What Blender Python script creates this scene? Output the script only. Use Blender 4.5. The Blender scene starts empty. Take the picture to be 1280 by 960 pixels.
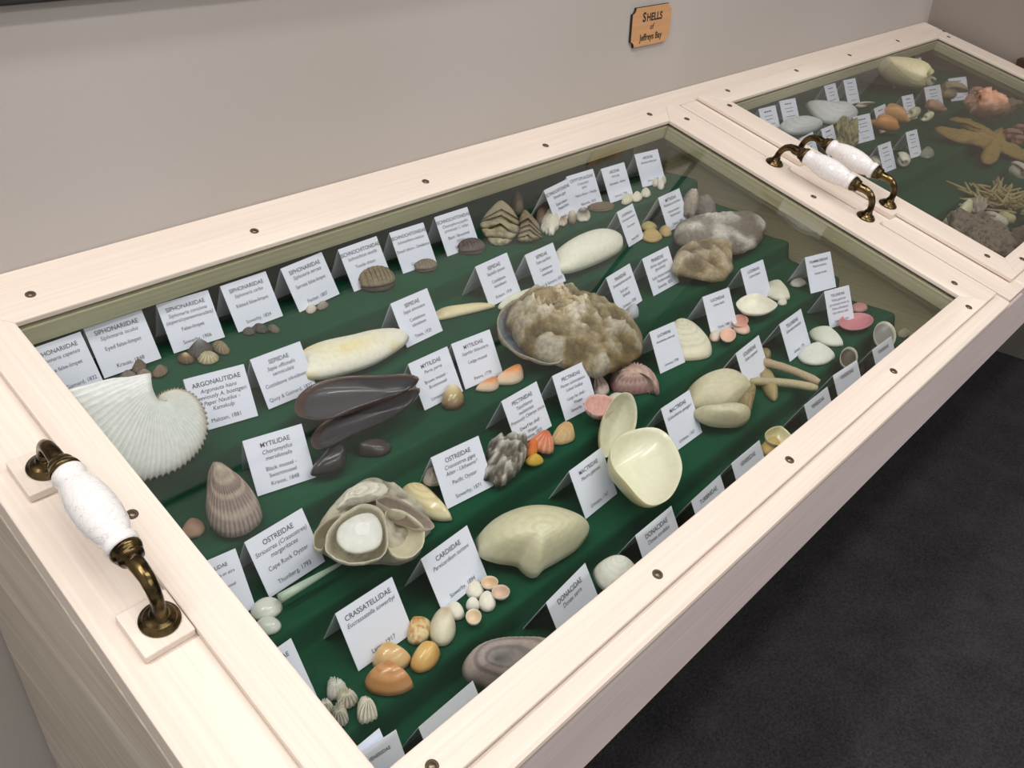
import bpy, math, random
import numpy as np
from mathutils import Vector, Matrix, noise as mnoise

# ------------------------------------------------------------------ units / frames
# "u" is the length unit of the survey of the case; one u is S metres.
# W frame: x along the wall to the right, F from the wall towards the room, U up.  Blender = (x, -F, U)*S + (0,0,Z0)
S = 0.70
Z0 = 1.03 * S
TC, TS = 0.95986054, 0.28047772          # cos / sin of the slope of the lids
def B(x, F, U): return Vector((x * S, -F * S, U * S + Z0))
def L2W(x, y, h): return (x, TC * y + TS * h, -TS * y + TC * h)      # lid frame -> W
def LB(x, y, h): return B(*L2W(x, y, h))

scene = bpy.context.scene
COL = scene.collection

# ------------------------------------------------------------------ camera
CAMW = np.array([-0.25633262, 1.02521535, 0.46532584])
RL = np.array([[0.68877225, -0.36772945, 0.62479424],
               [0.6918344, 0.59070246, -0.41525387],
               [0.21636642, -0.71826949, -0.66126735]])   # camera axes (right, down, forward) in the lid frame
RW = np.array([[1, 0, 0], [0, TC, TS], [0, -TS, TC]]) @ RL
FPX = 1084.0
cam_d = bpy.data.cameras.new('camera')
cam = bpy.data.objects.new('camera', cam_d)
COL.objects.link(cam)
def col_b(i, s=1):
    v = RW[:, i] * s
    return Vector((v[0], -v[1], v[2]))
M = Matrix.Identity(4)
for i, v in enumerate((col_b(0), col_b(1, -1), col_b(2, -1))):
    for j in range(3): M[j][i] = v[j]
M.translation = B(*CAMW)
cam.matrix_world = M
cam_d.sensor_width = 36.0
cam_d.lens = 36.0 * FPX / 1280.0
cam_d.clip_start = 0.02
scene.camera = cam

def rayW(p):
    return RW @ np.array([p[0] - 640.0, p[1] - 480.0, FPX])
def hitU(p, U):
    r = rayW(p); t = (U - CAMW[2]) / r[2]; return CAMW + t * r
def hitplane(p, O, n):
    r = rayW(p); t = np.dot(O - CAMW, n) / np.dot(r, n); return CAMW + t * r

# ------------------------------------------------------------------ world, lights, exposure
world = bpy.data.worlds.new('room_light'); scene.world = world
world.use_nodes = True
bg = world.node_tree.nodes['Background']
bg.inputs[0].default_value = (1.0, 0.97, 0.945, 1)
bg.inputs[1].default_value = 0.55
def area(name, loc, sx, sy, power, color=(1, 0.972, 0.938)):
    d = bpy.data.lights.new(name, 'AREA'); d.shape = 'RECTANGLE'
    d.size = sx; d.size_y = sy; d.energy = power; d.color = color
    o = bpy.data.objects.new(name, d); COL.objects.link(o); o.location = loc
    return o
area('ceiling_light_near', (-0.62, -0.36, Z0 + 1.76), 1.6, 0.16, 22)
area('ceiling_light_far', (0.75, -1.05, Z0 + 1.76), 1.8, 0.16, 20)
area('ceiling_light_far', (2.3, -1.25, Z0 + 1.76), 1.2, 0.16, 4)
area('room_fill_light', (0.6, -2.7, Z0 + 1.76), 3.0, 0.3, 40)  # added fill that brightens the front and side panels, no known fixture
scene.view_settings.view_transform = 'Standard'
scene.view_settings.look = 'None'
scene.view_settings.gamma = 1
scene.view_settings.exposure = 0.0

# ------------------------------------------------------------------ object helpers
def tag(o, label=None, cat=None, group=None, kind=None):
    if label: o['label'] = label
    if cat: o['category'] = cat
    if group: o['group'] = group
    if kind: o['kind'] = kind
    return o
def empty(name, loc=(0, 0, 0)):
    o = bpy.data.objects.new(name, None); o.location = loc; o.empty_display_size = 0.01
    COL.objects.link(o); return o
def link(name, me, parent=None, mw=None, mat=None):
    o = bpy.data.objects.new(name, me); COL.objects.link(o)
    if mat is not None and len(me.materials) == 0: me.materials.append(mat)
    if parent is not None:
        o.parent = parent
        pm = parent.matrix_world if parent.parent is None else parent.parent.matrix_basis @ parent.matrix_basis
        if parent.parent is None: pm = parent.matrix_basis
        o.matrix_basis = pm.inverted() @ (mw or Matrix.Identity(4))
    elif mw is not None:
        o.matrix_world = mw
    return o
def pymesh(name, verts, faces, smooth=True, cols=None):
    me = bpy.data.meshes.new(name)
    me.from_pydata([tuple(v) for v in verts], [], faces)
    if smooth: me.polygons.foreach_set('use_smooth', [True] * len(me.polygons))
    if cols is not None:
        a = me.color_attributes.new('Col', 'FLOAT_COLOR', 'POINT')
        c = np.ones((len(verts), 4), dtype=np.float32); c[:, :3] = cols
        a.data.foreach_set('color', c.ravel())
    me.update()
    return me
def frame(O, ex, ez):
    """matrix with origin O (Blender), x axis ex, z axis ez"""
    ex = Vector(ex).normalized(); ez = Vector(ez).normalized()
    ey = ez.cross(ex).normalized(); ex = ey.cross(ez).normalized()
    m = Matrix.Identity(4)
    for i, v in enumerate((ex, ey, ez)):
        for j in range(3): m[j][i] = v[j]
    m.translation = O
    return m
NLID = Vector((0, -TS, TC)); YLID = Vector((0, -TC, -TS)); XB = Vector((1, 0, 0))
NLID = Vector((0, -TS, TC))

# ------------------------------------------------------------------ materials
def srgb(r, g, b):
    f = lambda c: (c / 255.0) / 12.92 if c / 255.0 <= 0.04045 else ((c / 255.0 + 0.055) / 1.055) ** 2.4
    return (f(r), f(g), f(b), 1)
def newmat(name, rough=0.6, color=(0.8, 0.8, 0.8, 1), metal=0):
    m = bpy.data.materials.new(name); m.use_nodes = True
    nt = m.node_tree; p = nt.nodes['Principled BSDF']
    p.inputs['Base Color'].default_value = color; p.inputs['Roughness'].default_value = rough
    p.inputs['Metallic'].default_value = metal
    return m, nt, p
def N(nt, t, **kw):
    n = nt.nodes.new(t)
    for k, v in kw.items():
        if k.startswith('i_'): n.inputs[k[2:].replace('_', ' ')].default_value = v
        else: setattr(n, k, v)
    return n
def ramp(nt, stops):
    r = nt.nodes.new('ShaderNodeValToRGB'); e = r.color_ramp.elements
    e[0].position, e[0].color = stops[0]; e[1].position, e[1].color = stops[1]
    for s in stops[2:]:
        x = e.new(s[0]); x.color = s[1]
    return r
def wood(name, ca, cb, rough=0.5, scale=1.0):
    m, nt, p = newmat(name, rough)
    tc = N(nt, 'ShaderNodeTexCoord'); oi = N(nt, 'ShaderNodeObjectInfo')
    mp = N(nt, 'ShaderNodeMapping'); mp.inputs['Scale'].default_value = (1.3 * scale, 11 * scale, 11 * scale)
    ad = N(nt, 'ShaderNodeVectorMath', operation='ADD'); sc = N(nt, 'ShaderNodeVectorMath', operation='SCALE')
    cx = N(nt, 'ShaderNodeCombineXYZ')
    nt.links.new(oi.outputs['Random'], cx.inputs[0]); nt.links.new(oi.outputs['Random'], cx.inputs[1])
    nt.links.new(cx.outputs[0], sc.inputs[0]); sc.inputs['Scale'].default_value = 37
    nt.links.new(tc.outputs['Object'], mp.inputs['Vector']); nt.links.new(mp.outputs[0], ad.inputs[0]); nt.links.new(sc.outputs[0], ad.inputs[1])
    n1 = N(nt, 'ShaderNodeTexNoise', i_Scale=1.1, i_Detail=2.0, i_Distortion=0.4)
    nt.links.new(ad.outputs[0], n1.inputs['Vector'])
    w = N(nt, 'ShaderNodeMath', operation='MULTIPLY'); w.inputs[1].default_value = 9
    s = N(nt, 'ShaderNodeMath', operation='SINE')
    nt.links.new(n1.outputs['Fac'], w.inputs[0]); nt.links.new(w.outputs[0], s.inputs[0])
    mp2 = N(nt, 'ShaderNodeMapping'); mp2.inputs['Scale'].default_value = (6, 330, 330)
    n2 = N(nt, 'ShaderNodeTexNoise', i_Scale=1.0, i_Detail=3.0)
    nt.links.new(tc.outputs['Object'], mp2.inputs['Vector']); nt.links.new(mp2.outputs[0], n2.inputs['Vector'])
    mixv = N(nt, 'ShaderNodeMath', operation='MULTIPLY_ADD'); mixv.inputs[1].default_value = 0.28; mixv.inputs[2].default_value = 0.0
    nt.links.new(s.outputs[0], mixv.inputs[0])
    m2 = N(nt, 'ShaderNodeMath', operation='MULTIPLY_ADD'); m2.inputs[1].default_value = 0.9
    nt.links.new(n2.outputs['Fac'], m2.inputs[0]); nt.links.new(mixv.outputs[0], m2.inputs[2])
    r = ramp(nt, [(0.1, cb), (0.75, ca)])
    nt.links.new(m2.outputs[0], r.inputs[0]); nt.links.new(r.outputs[0], p.inputs['Base Color'])
    bp = N(nt, 'ShaderNodeBump', i_Strength=0.12, i_Distance=0.0006)
    nt.links.new(n2.outputs['Fac'], bp.inputs['Height']); nt.links.new(bp.outputs[0], p.inputs['Normal'])
    return m
WOOD = wood('whitewashed_pine', srgb(240, 229, 217), srgb(224, 209, 197))
WOODS = wood('whitewashed_pine_pinkish', srgb(226, 213, 211), srgb(206, 191, 190))
WOODY = wood('raw_pine_edge', srgb(226, 208, 172), srgb(205, 184, 145))
WOODG = wood('inner_pine', srgb(216, 211, 176), srgb(190, 184, 150))
WOODL = wood('side_pine_coarse', srgb(226, 216, 202), srgb(188, 176, 160), 0.6, 1.6)

def shellmat(name, rough, bump=0.0, bscale=120, coat=0.0, sss=0.0, var=0.12):
    m, nt, p = newmat(name, rough)
    at = N(nt, 'ShaderNodeAttribute', attribute_name='Col')
    tc = N(nt, 'ShaderNodeTexCoord')
    n = N(nt, 'ShaderNodeTexNoise', i_Scale=bscale, i_Detail=4.0)
    nt.links.new(tc.outputs['Object'], n.inputs['Vector'])
    mr = N(nt, 'ShaderNodeMapRange'); mr.inputs['To Min'].default_value = 1 - var * 2; mr.inputs['To Max'].default_value = 1 + var * 2
    nt.links.new(n.outputs['Fac'], mr.inputs['Value'])
    vm = N(nt, 'ShaderNodeVectorMath', operation='SCALE')
    nt.links.new(at.outputs['Color'], vm.inputs[0]); nt.links.new(mr.outputs[0], vm.inputs['Scale'])
    nt.links.new(vm.outputs[0], p.inputs['Base Color'])
    if bump:
        b = N(nt, 'ShaderNodeBump', i_Strength=bump, i_Distance=0.001)
        nt.links.new(n.outputs['Fac'], b.inputs['Height']); nt.links.new(b.outputs[0], p.inputs['Normal'])
    p.inputs['Coat Weight'].default_value = coat
    return m
GLOSSY = shellmat('glossy_shell', 0.28, 0, 160, 0.3, var=0.05)
SATIN = shellmat('satin_shell', 0.45, 0.15, 220, var=0.08)
ROUGH = shellmat('rough_shell', 0.8, 0.9, 260, var=0.28)
MATTE = shellmat('matte_shell', 0.65, 0.35, 300, var=0.14)

m_cloth, nt, p = newmat('green_felt', 0.95)
tc = N(nt, 'ShaderNodeTexCoord'); n = N(nt, 'ShaderNodeTexNoise', i_Scale=900.0, i_Detail=2.0); n2 = N(nt, 'ShaderNodeTexNoise', i_Scale=9.0, i_Detail=3.0)
nt.links.new(tc.outputs['Object'], n.inputs['Vector']); nt.links.new(tc.outputs['Object'], n2.inputs['Vector'])
ma = N(nt, 'ShaderNodeMath', operation='ADD'); nt.links.new(n.outputs['Fac'], ma.inputs[0]); nt.links.new(n2.outputs['Fac'], ma.inputs[1])
r = ramp(nt, [(0.35, (0.004, 0.050, 0.024, 1)), (0.7, (0.007, 0.084, 0.040, 1))])
hm = N(nt, 'ShaderNodeMath', operation='MULTIPLY'); hm.inputs[1].default_value = 0.5
nt.links.new(ma.outputs[0], hm.inputs[0]); nt.links.new(hm.outputs[0], r.inputs[0]); nt.links.new(r.outputs[0], p.inputs['Base Color'])
b = N(nt, 'ShaderNodeBump', i_Strength=0.4, i_Distance=0.0005); nt.links.new(n.outputs['Fac'], b.inputs['Height']); nt.links.new(b.outputs[0], p.inputs['Normal'])
p.inputs['Specular IOR Level'].default_value = 0.1
CLOTH = m_cloth

CARD, nt, p = newmat('white_card', 0.6, srgb(234, 239, 255))
INK, nt, p = newmat('black_print', 0.7, srgb(84, 84, 96))
BRASS, nt, p = newmat('antique_brass', 0.24, srgb(104, 84, 50), 1.0)
tc = N(nt, 'ShaderNodeTexCoord'); n = N(nt, 'ShaderNodeTexNoise', i_Scale=90.0, i_Detail=3.0)
nt.links.new(tc.outputs['Object'], n.inputs['Vector'])
r = ramp(nt, [(0.38, srgb(44, 36, 26)), (0.62, srgb(112, 94, 62))]); nt.links.new(n.outputs['Fac'], r.inputs[0]); nt.links.new(r.outputs[0], p.inputs['Base Color'])
SCREWM, nt, p = newmat('screw_metal', 0.35, srgb(120, 108, 92), 1.0)
HOLE, nt, p = newmat('countersink', 0.8, srgb(84, 70, 56))
PORC, nt, p = newmat('crackled_porcelain', 0.12, srgb(238, 234, 232))
p.inputs['Coat Weight'].default_value = 0.6
tc = N(nt, 'ShaderNodeTexCoord'); vo = N(nt, 'ShaderNodeTexVoronoi', feature='DISTANCE_TO_EDGE', i_Scale=150.0)
nz = N(nt, 'ShaderNodeTexNoise', i_Scale=60.0); mxv = N(nt, 'ShaderNodeMixRGB'); mxv.inputs[0].default_value = 0.03
nt.links.new(tc.outputs['Object'], nz.inputs['Vector']); nt.links.new(tc.outputs['Object'], mxv.inputs[1]); nt.links.new(nz.outputs['Color'], mxv.inputs[2])
nt.links.new(mxv.outputs[0], vo.inputs['Vector'])
r = ramp(nt, [(0.0, srgb(214, 206, 206)), (0.04, srgb(238, 235, 235))]); nt.links.new(vo.outputs['Distance'], r.inputs[0]); nt.links.new(r.outputs[0], p.inputs['Base Color'])

# glass: clear, slightly green, with angle dependent mirror
GLASS = bpy.data.materials.new('lid_glass'); GLASS.use_nodes = True
nt = GLASS.node_tree; nt.nodes.clear()
out = N(nt, 'ShaderNodeOutputMaterial'); mx = N(nt, 'ShaderNodeMixShader')
tr = N(nt, 'ShaderNodeBsdfTransparent'); tr.inputs[0].default_value = (0.955, 0.962, 0.955, 1)
gl = N(nt, 'ShaderNodeBsdfGlossy'); gl.inputs['Roughness'].default_value = 0.0
lw = N(nt, 'ShaderNodeLayerWeight'); lw.inputs['Blend'].default_value = 0.5
pw = N(nt, 'ShaderNodeMath', operation='POWER'); pw.inputs[1].default_value = 4.0
mm = N(nt, 'ShaderNodeMath', operation='MULTIPLY_ADD'); mm.inputs[1].default_value = 0.8; mm.inputs[2].default_value = 0.035
nt.links.new(lw.outputs['Facing'], pw.inputs[0]); nt.links.new(pw.outputs[0], mm.inputs[0]); nt.links.new(mm.outputs[0], mx.inputs[0])
nt.links.new(tr.outputs[0], mx.inputs[1]); nt.links.new(gl.outputs[0], mx.inputs[2]); nt.links.new(mx.outputs[0], out.inputs[0])

WALLM, nt, p = newmat('wall_paint', 0.85)
tc = N(nt, 'ShaderNodeTexCoord'); n = N(nt, 'ShaderNodeTexNoise', i_Scale=220.0, i_Detail=3.0); nb = N(nt, 'ShaderNodeTexNoise', i_Scale=2.5, i_Detail=2.0)
nt.links.new(tc.outputs['Object'], n.inputs['Vector']); nt.links.new(tc.outputs['Object'], nb.inputs['Vector'])
r = ramp(nt, [(0.35, srgb(178, 171, 165)), (0.65, srgb(183, 177, 173))]); nt.links.new(nb.outputs['Fac'], r.inputs[0]); nt.links.new(r.outputs[0], p.inputs['Base Color'])
b = N(nt, 'ShaderNodeBump', i_Strength=0.25, i_Distance=0.001); nt.links.new(n.outputs['Fac'], b.inputs['Height']); nt.links.new(b.outputs[0], p.inputs['Normal'])
CEIL, nt, p = newmat('ceiling_white', 0.9, srgb(205, 202, 196))
WALLD, nt, p = newmat('wall_paint_shaded', 0.85, srgb(150, 139, 131))  # right wall's darker shading is put into its colour
SKIRT, nt, p = newmat('skirting_grey', 0.6, srgb(128, 124, 118))
CARPET, nt, p = newmat('charcoal_carpet', 0.95)
tc = N(nt, 'ShaderNodeTexCoord'); n = N(nt, 'ShaderNodeTexNoise', i_Scale=260.0, i_Detail=4.0); n2 = N(nt, 'ShaderNodeTexNoise', i_Scale=14.0, i_Detail=5.0)
nt.links.new(tc.outputs['Object'], n.inputs['Vector']); nt.links.new(tc.outputs['Object'], n2.inputs['Vector'])
ma = N(nt, 'ShaderNodeMath', operation='MULTIPLY_ADD'); ma.inputs[1].default_value = 0.65
hm = N(nt, 'ShaderNodeMath', operation='MULTIPLY'); hm.inputs[1].default_value = 0.35
nt.links.new(n2.outputs['Fac'], hm.inputs[0]); nt.links.new(n.outputs['Fac'], ma.inputs[0]); nt.links.new(hm.outputs[0], ma.inputs[2])
r = ramp(nt, [(0.36, srgb(26, 24, 27)), (0.72, srgb(60, 58, 62))]); nt.links.new(ma.outputs[0], r.inputs[0]); nt.links.new(r.outputs[0], p.inputs['Base Color'])
b = N(nt, 'ShaderNodeBump', i_Strength=0.8, i_Distance=0.003); nt.links.new(n.outputs['Fac'], b.inputs['Height']); nt.links.new(b.outputs[0], p.inputs['Normal'])
BLACKF, nt, p = newmat('black_frame', 0.4, srgb(34, 28, 30))
PALEM, nt, p = newmat('pale_mount', 0.6, srgb(205, 198, 192))
MAHOG, nt, p = newmat('dark_brown_wood', 0.4, srgb(58, 34, 26))
SIGNM = wood('sign_wood', srgb(212, 166, 122), srgb(196, 148, 104), 0.55, 3)
SIGNE, nt, p = newmat('burnt_edge', 0.8, srgb(38, 30, 24))

# ------------------------------------------------------------------ box helpers
def boxmesh(name, poly, z0, z1):
    """prism from a 2-D polygon (local metres)"""
    n = len(poly)
    if sum(poly[i][0] * poly[(i + 1) % n][1] - poly[(i + 1) % n][0] * poly[i][1] for i in range(n)) < 0: poly = poly[::-1]
    v = [(x, y, z0) for x, y in poly] + [(x, y, z1) for x, y in poly]
    f = [tuple(range(n - 1, -1, -1)), tuple(range(n, 2 * n))] + [(i, (i + 1) % n, (i + 1) % n + n, i + n) for i in range(n)]
    return pymesh(name, v, f, smooth=False)
def bevel(o, w=0.0012, seg=2):
    m = o.modifiers.new('bevel', 'BEVEL'); m.width = w; m.segments = seg; m.limit_method = 'ANGLE'
def lidprism(name, poly, h0, h1, mat, parent=None, along='x', bev=0.0012):
    """prism on the sloping lid plane: poly in lid (x, y)"""
    cx = sum(p[0] for p in poly) / len(poly); cy = sum(p[1] for p in poly) / len(poly)
    ex = XB if along == 'x' else YLID
    mw = frame(LB(cx, cy, 0), ex, NLID)
    ey = NLID.cross(ex)
    loc = []
    for x, y in poly:
        d = LB(x, y, 0) - LB(cx, cy, 0); loc.append((d.dot(ex), d.dot(ey)))
    o = link(name, boxmesh(name, loc, h0 * S, h1 * S), parent, mw, mat)
    if bev: bevel(o, bev)
    return o
def lidrect(name, x0, x1, y0, y1, h0, h1, mat, parent=None, along='x', bev=0.0012):
    return lidprism(name, [(x0, y0), (x1, y0), (x1, y1), (x0, y1)], h0, h1, mat, parent, along, bev)
def wbox(name, x0, x1, F0, F1, U0, U1, mat, parent=None, axis='x', bev=0.0012, kind=None):
    c = B((x0 + x1) / 2, (F0 + F1) / 2, (U0 + U1) / 2)
    dx, dy, dz = (x1 - x0) * S / 2, (F1 - F0) * S / 2, (U1 - U0) * S / 2
    if axis == 'x': mw = Matrix.Translation(c); a, b_, c_ = dx, dy, dz
    elif axis == 'y': mw = Matrix.Translation(c) @ Matrix.Rotation(math.pi / 2, 4, 'Z'); a, b_, c_ = dy, dx, dz
    else: mw = Matrix.Translation(c) @ Matrix.Rotation(math.pi / 2, 4, 'Y'); a, b_, c_ = dz, dy, dx
    o = link(name, boxmesh(name, [(-a, -b_), (a, -b_), (a, b_), (-a, b_)], -c_, c_), parent, mw, mat)
    if bev: bevel(o, bev)
    if kind: o['kind'] = kind
    return o

# ------------------------------------------------------------------ setting
FW = -0.1055                                             # face of the back wall
wbox('wall_back', -2.2, 3.02, FW - 0.12, FW, -1.03, 2.55, WALLM, bev=0, kind='structure')
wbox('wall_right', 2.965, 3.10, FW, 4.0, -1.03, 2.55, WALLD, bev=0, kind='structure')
wbox('floor', -2.2, 3.10, FW, 4.0, -1.10, -1.03, CARPET, bev=0, kind='structure')
wbox('ceiling', -2.2, 3.10, FW, 4.0, 2.55, 2.62, CEIL, bev=0, kind='structure')
wbox('baseboard_right', 2.94, 2.965, FW, 4.0, -1.03, -0.90, SKIRT, bev=0.003, kind='structure')
wbox('baseboard_back', -2.2, 2.965, FW, FW + 0.025, -1.03, -0.90, SKIRT, bev=0.003, kind='structure')

# ------------------------------------------------------------------ cabinet
HB = -0.010                                              # level of the lower boards under the raised strips
cab = empty('display_cabinet', B(0.7, 0.3, -1.03))
tag(cab, 'long whitewashed pine display cabinet with two glazed lids, standing against the wall', 'cabinet')
lidrect('back_board', -0.1175, 2.93, -0.1052, -0.0505, HB - 0.006, HB, WOOD, cab)
lidrect('center_board', 1.4265, 1.512, -0.0495, 0.735, HB - 0.03, HB, WOOD, cab, 'y')
lidrect('end_board', 2.885, 2.93, -0.0495, 0.735, HB - 0.03, HB, WOOD, cab, 'y')
def sidepanel(name, x0, x1, bottom_front, bottom_back, mat, F0=-0.10, F1=0.695, U0=None):
    # trapezoid panel in the F-U plane, sloping top
    def top(F): return -(F / TC) * TS + (HB - 0.032) * 1.04
    pts = [(F0, bottom_back), (F1, bottom_front), (F1, top(F1)), (F0, top(F0))]
    ex = Vector((0, -1, 0)); ez = Vector((1, 0, 0)); O = B((x0 + x1) / 2, 0.3, -0.2)
    mw = frame(O, ex, ez); ey = ez.cross(ex)
    loc = []
    for F, U in pts:
        d = B((x0 + x1) / 2, F, U) - O; loc.append((d.dot(ex), d.dot(ey)))
    w = (x1 - x0) * S / 2
    o = link(name, boxmesh(name, loc, -w, w), cab, mw, mat); bevel(o); return o
sidepanel('side_panel', -0.1165, -0.092, -0.300, -0.300, WOODL)
sidepanel('partition_panel', 1.352, 1.376, -0.330, -0.330, WOODG, -0.1, 0.675)
sidepanel('partition_panel', 1.505, 1.530, -0.330, -0.330, WOODG, -0.1, 0.675)
sidepanel('end_panel', 2.90, 2.925, -0.330, -0.330, WOODG)
wbox('lower_side_board', -0.1150, -0.092, -0.10, 0.60, -1.03, -0.303, WOODL, cab, 'y')
wbox('lower_end_board', 2.90, 2.924, -0.10, 0.40, -1.03, -0.332, WOODL, cab, 'y')
wbox('front_panel', -0.1165, 2.925, 0.683, 0.702, -0.335, -0.232, WOODS, cab, 'x')
wbox('base_board', -0.090, 2.90, -0.10, 0.682, -0.335, -0.318, WOODG, cab, 'x')
wbox('inner_back_panel', -0.090, 2.90, -0.100, -0.080, -0.317, -0.045, WOODG, cab, 'x')
NOS = [-0.0784, 0.0916, 0.200, 0.315, 0.432, 0.550, 0.676]
LEV = [-0.104, -0.141, -0.1775, -0.2140, -0.2510, -0.2880]
for x0, x1 in ((-0.088, 1.300), (1.535, 2.86)):
    for k in range(6):
        wbox('step_board', x0 + 0.01, x1 - 0.01, NOS[k] + 0.004, NOS[k + 1] - 0.006, LEV[k] - 0.03, LEV[k] - 0.005, WOODG, cab, 'x')
# rim boards under the glass
for (a, b_) in ((0.0, 1.3128), (1.5555, 2.8005)):
    lidrect('rim_board', a - 0.05, b_ + 0.03, -0.049, 0.0, -0.042, -0.0145, WOODG, cab)
    lidrect('rim_board', a - 0.05, b_ + 0.03, 0.6702, 0.712, -0.050, -0.0145, WOODG, cab)
    lidrect('rim_board', a - 0.07, a, 0.001, 0.6690, -0.042, -0.0145, WOODG, cab, 'y')
    lidrect('rim_board', b_, b_ + 0.05, 0.001, 0.6690, -0.042, -0.0145, WOODG, cab, 'y')
    lidrect('rim_batten', b_ + 0.017, b_ + 0.037, 0.001, 0.668, -0.058, -0.0425, WOODG, cab, 'y')

# ------------------------------------------------------------------ cloth over the steps
def cloth_profile():
    pts = [(-0.078, -0.060)]
    for k in range(6):
        pts.append((NOS[k] + 0.006 if k else -0.077, LEV[k])); pts.append((NOS[k + 1], LEV[k]))
    pts.append((0.677, -0.300))
    dense = []
    for (a, b_) in zip(pts[:-1], pts[1:]):
        L = math.hypot(b_[0] - a[0], b_[1] - a[1]); n = max(2, int(L / 0.003))
        for i in range(n): dense.append((a[0] + (b_[0] - a[0]) * i / n, a[1] + (b_[1] - a[1]) * i / n))
    dense.append(pts[-1]); d = np.array(dense)
    for _ in range(5):
        e = d.copy(); e[1:-1] = 0.25 * d[:-2] + 0.5 * d[1:-1] + 0.25 * d[2:]; d = e
    return d
def make_cloth(x0, x1, label, seed):
    d = cloth_profile(); nx = 150; verts = []; faces = []; ny = len(d)
    for i in range(nx + 1):
        x = x0 + (x1 - x0) * i / nx
        for j, (F, U) in enumerate(d):
            w = mnoise.noise(Vector((x * 5, F * 16, seed))) * 0.0016
            ed = 0.006 * mnoise.noise(Vector((F * 18, seed, 3.3))) if i == nx else 0
            verts.append(B(x + ed, F + 0.4 * w, U + w - 0.001))
    for i in range(nx):
        for j in range(ny - 1):
            a = i * ny + j; faces.append((a, a + 1, a + ny + 1, a + ny))
    c = B((x0 + x1) / 2, 0.3, -0.29)
    me = pymesh('cloth', [v - c for v in verts], faces)
    o = link('green_cloth', me, None, Matrix.Translation(c), CLOTH)
    so = o.modifiers.new('thickness', 'SOLIDIFY'); so.thickness = 0.0016; so.offset = -1
    tag(o, label, 'cloth', 'green cloths lining the cabinet')
    return o
make_cloth(-0.086, 1.300, 'dark green felt cloth draped over the steps of the near compartment', 1.0)
make_cloth(1.536, 2.845, 'dark green felt cloth draped in the far right compartment under the starfish', 7.0)

# ------------------------------------------------------------------ lids
def screw_meshes():
    n = 16; v = []; f = []
    R = 0.0058 * S
    prof = [(R, 0.0002), (R * 0.82, -0.0012), (R * 0.7, -0.0016)]
    v1 = [(0, 0, 0)]
    for r_, z in prof:
        for i in range(n):
            a = 2 * math.pi * i / n; v.append((r_ * math.cos(a), r_ * math.sin(a), z + 0.0002))
    for k in range(2):
        for i in range(n): f.append((k * n + i, k * n + (i + 1) % n, (k + 1) * n + (i + 1) % n, (k + 1) * n + i))
    f.append(tuple(2 * n + i for i in range(n)))
    a = pymesh('screw', v, [tuple(reversed(q)) for q in f[:-1]] + [f[-1]], True)
    # raise it as a shallow dished washer standing 0.3 mm proud
    hv = []; hf = []
    for i in range(n):
        t = 2 * math.pi * i / n; hv.append((R * 0.62 * math.cos(t), R * 0.62 * math.sin(t), 0.0003))
    for i in range(n):
        t = 2 * math.pi * i / n; hv.append((R * 0.5 * math.cos(t), R * 0.5 * math.sin(t), 0.0008))
    for i in range(n): hf.append((i, (i + 1) % n, n + (i + 1) % n, n + i))
    hf.append(tuple(n + i for i in range(n)))
    return a, pymesh('screw_head', hv, hf, True)
def ringdisc():
    n = 18; R = 0.0062 * S; v = []; f = []
    for r_, z in ((R, 0.0001), (R * 0.97, 0.0004), (R * 0.6, 0.0002), (0.0005, 0.0001)):
        for i in range(n):
            a = 2 * math.pi * i / n; v.append((r_ * math.cos(a), r_ * math.sin(a), z))
    for k in range(3):
        for i in range(n): f.append((k * n + i, k * n + (i + 1) % n, (k + 1) * n + (i + 1) % n, (k + 1) * n + i))
    f.append(tuple(3 * n + i for i in range(n)))
    return pymesh('countersink', v, f, True)
ME_HOLE = ringdisc(); ME_HOLE.materials.append(HOLE)
_, ME_HEAD = screw_meshes(); ME_HEAD.materials.append(SCREWM)

def lathe(name, prof, n=28, cols=None):
    v = []; f = []
    for r_, z in prof:
        for i in range(n):
            a = 2 * math.pi * i / n; v.append((r_ * math.cos(a), r_ * math.sin(a), z))
    m = len(prof)
    for k in range(m - 1):
        for i in range(n): f.append((k * n + i, k * n + (i + 1) % n, (k + 1) * n + (i + 1) % n, (k + 1) * n + i))
    f.append(tuple(range(n - 1, -1, -1))); f.append(tuple((m - 1) * n + i for i in range(n)))
    return pymesh(name, v, f)
def tube(path, radii, n=14):
    """verts, faces of a tube along path (list of Vectors)"""
    v = []; f = []; up = Vector((0.0, 1, 0.01))
    m = len(path)
    for k, p in enumerate(path):
        t = (path[min(k + 1, m - 1)] - path[max(k - 1, 0)]).normalized()
        s = t.cross(up).normalized(); u_ = s.cross(t).normalized()
        r_ = radii[k]
        ra, rb = (r_ if isinstance(r_, tuple) else (r_, r_))
        for i in range(n):
            a = 2 * math.pi * i / n; v.append(p + s * (ra * math.cos(a)) + u_ * (rb * math.sin(a)))
    for k in range(m - 1):
        for i in range(n): f.append((k * n + i, k * n + (i + 1) % n, (k + 1) * n + (i + 1) % n, (k + 1) * n + i))
    f.append(tuple(range(n - 1, -1, -1))); f.append(tuple((m - 1) * n + i for i in range(n)))
    return v, f
u = S
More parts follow.
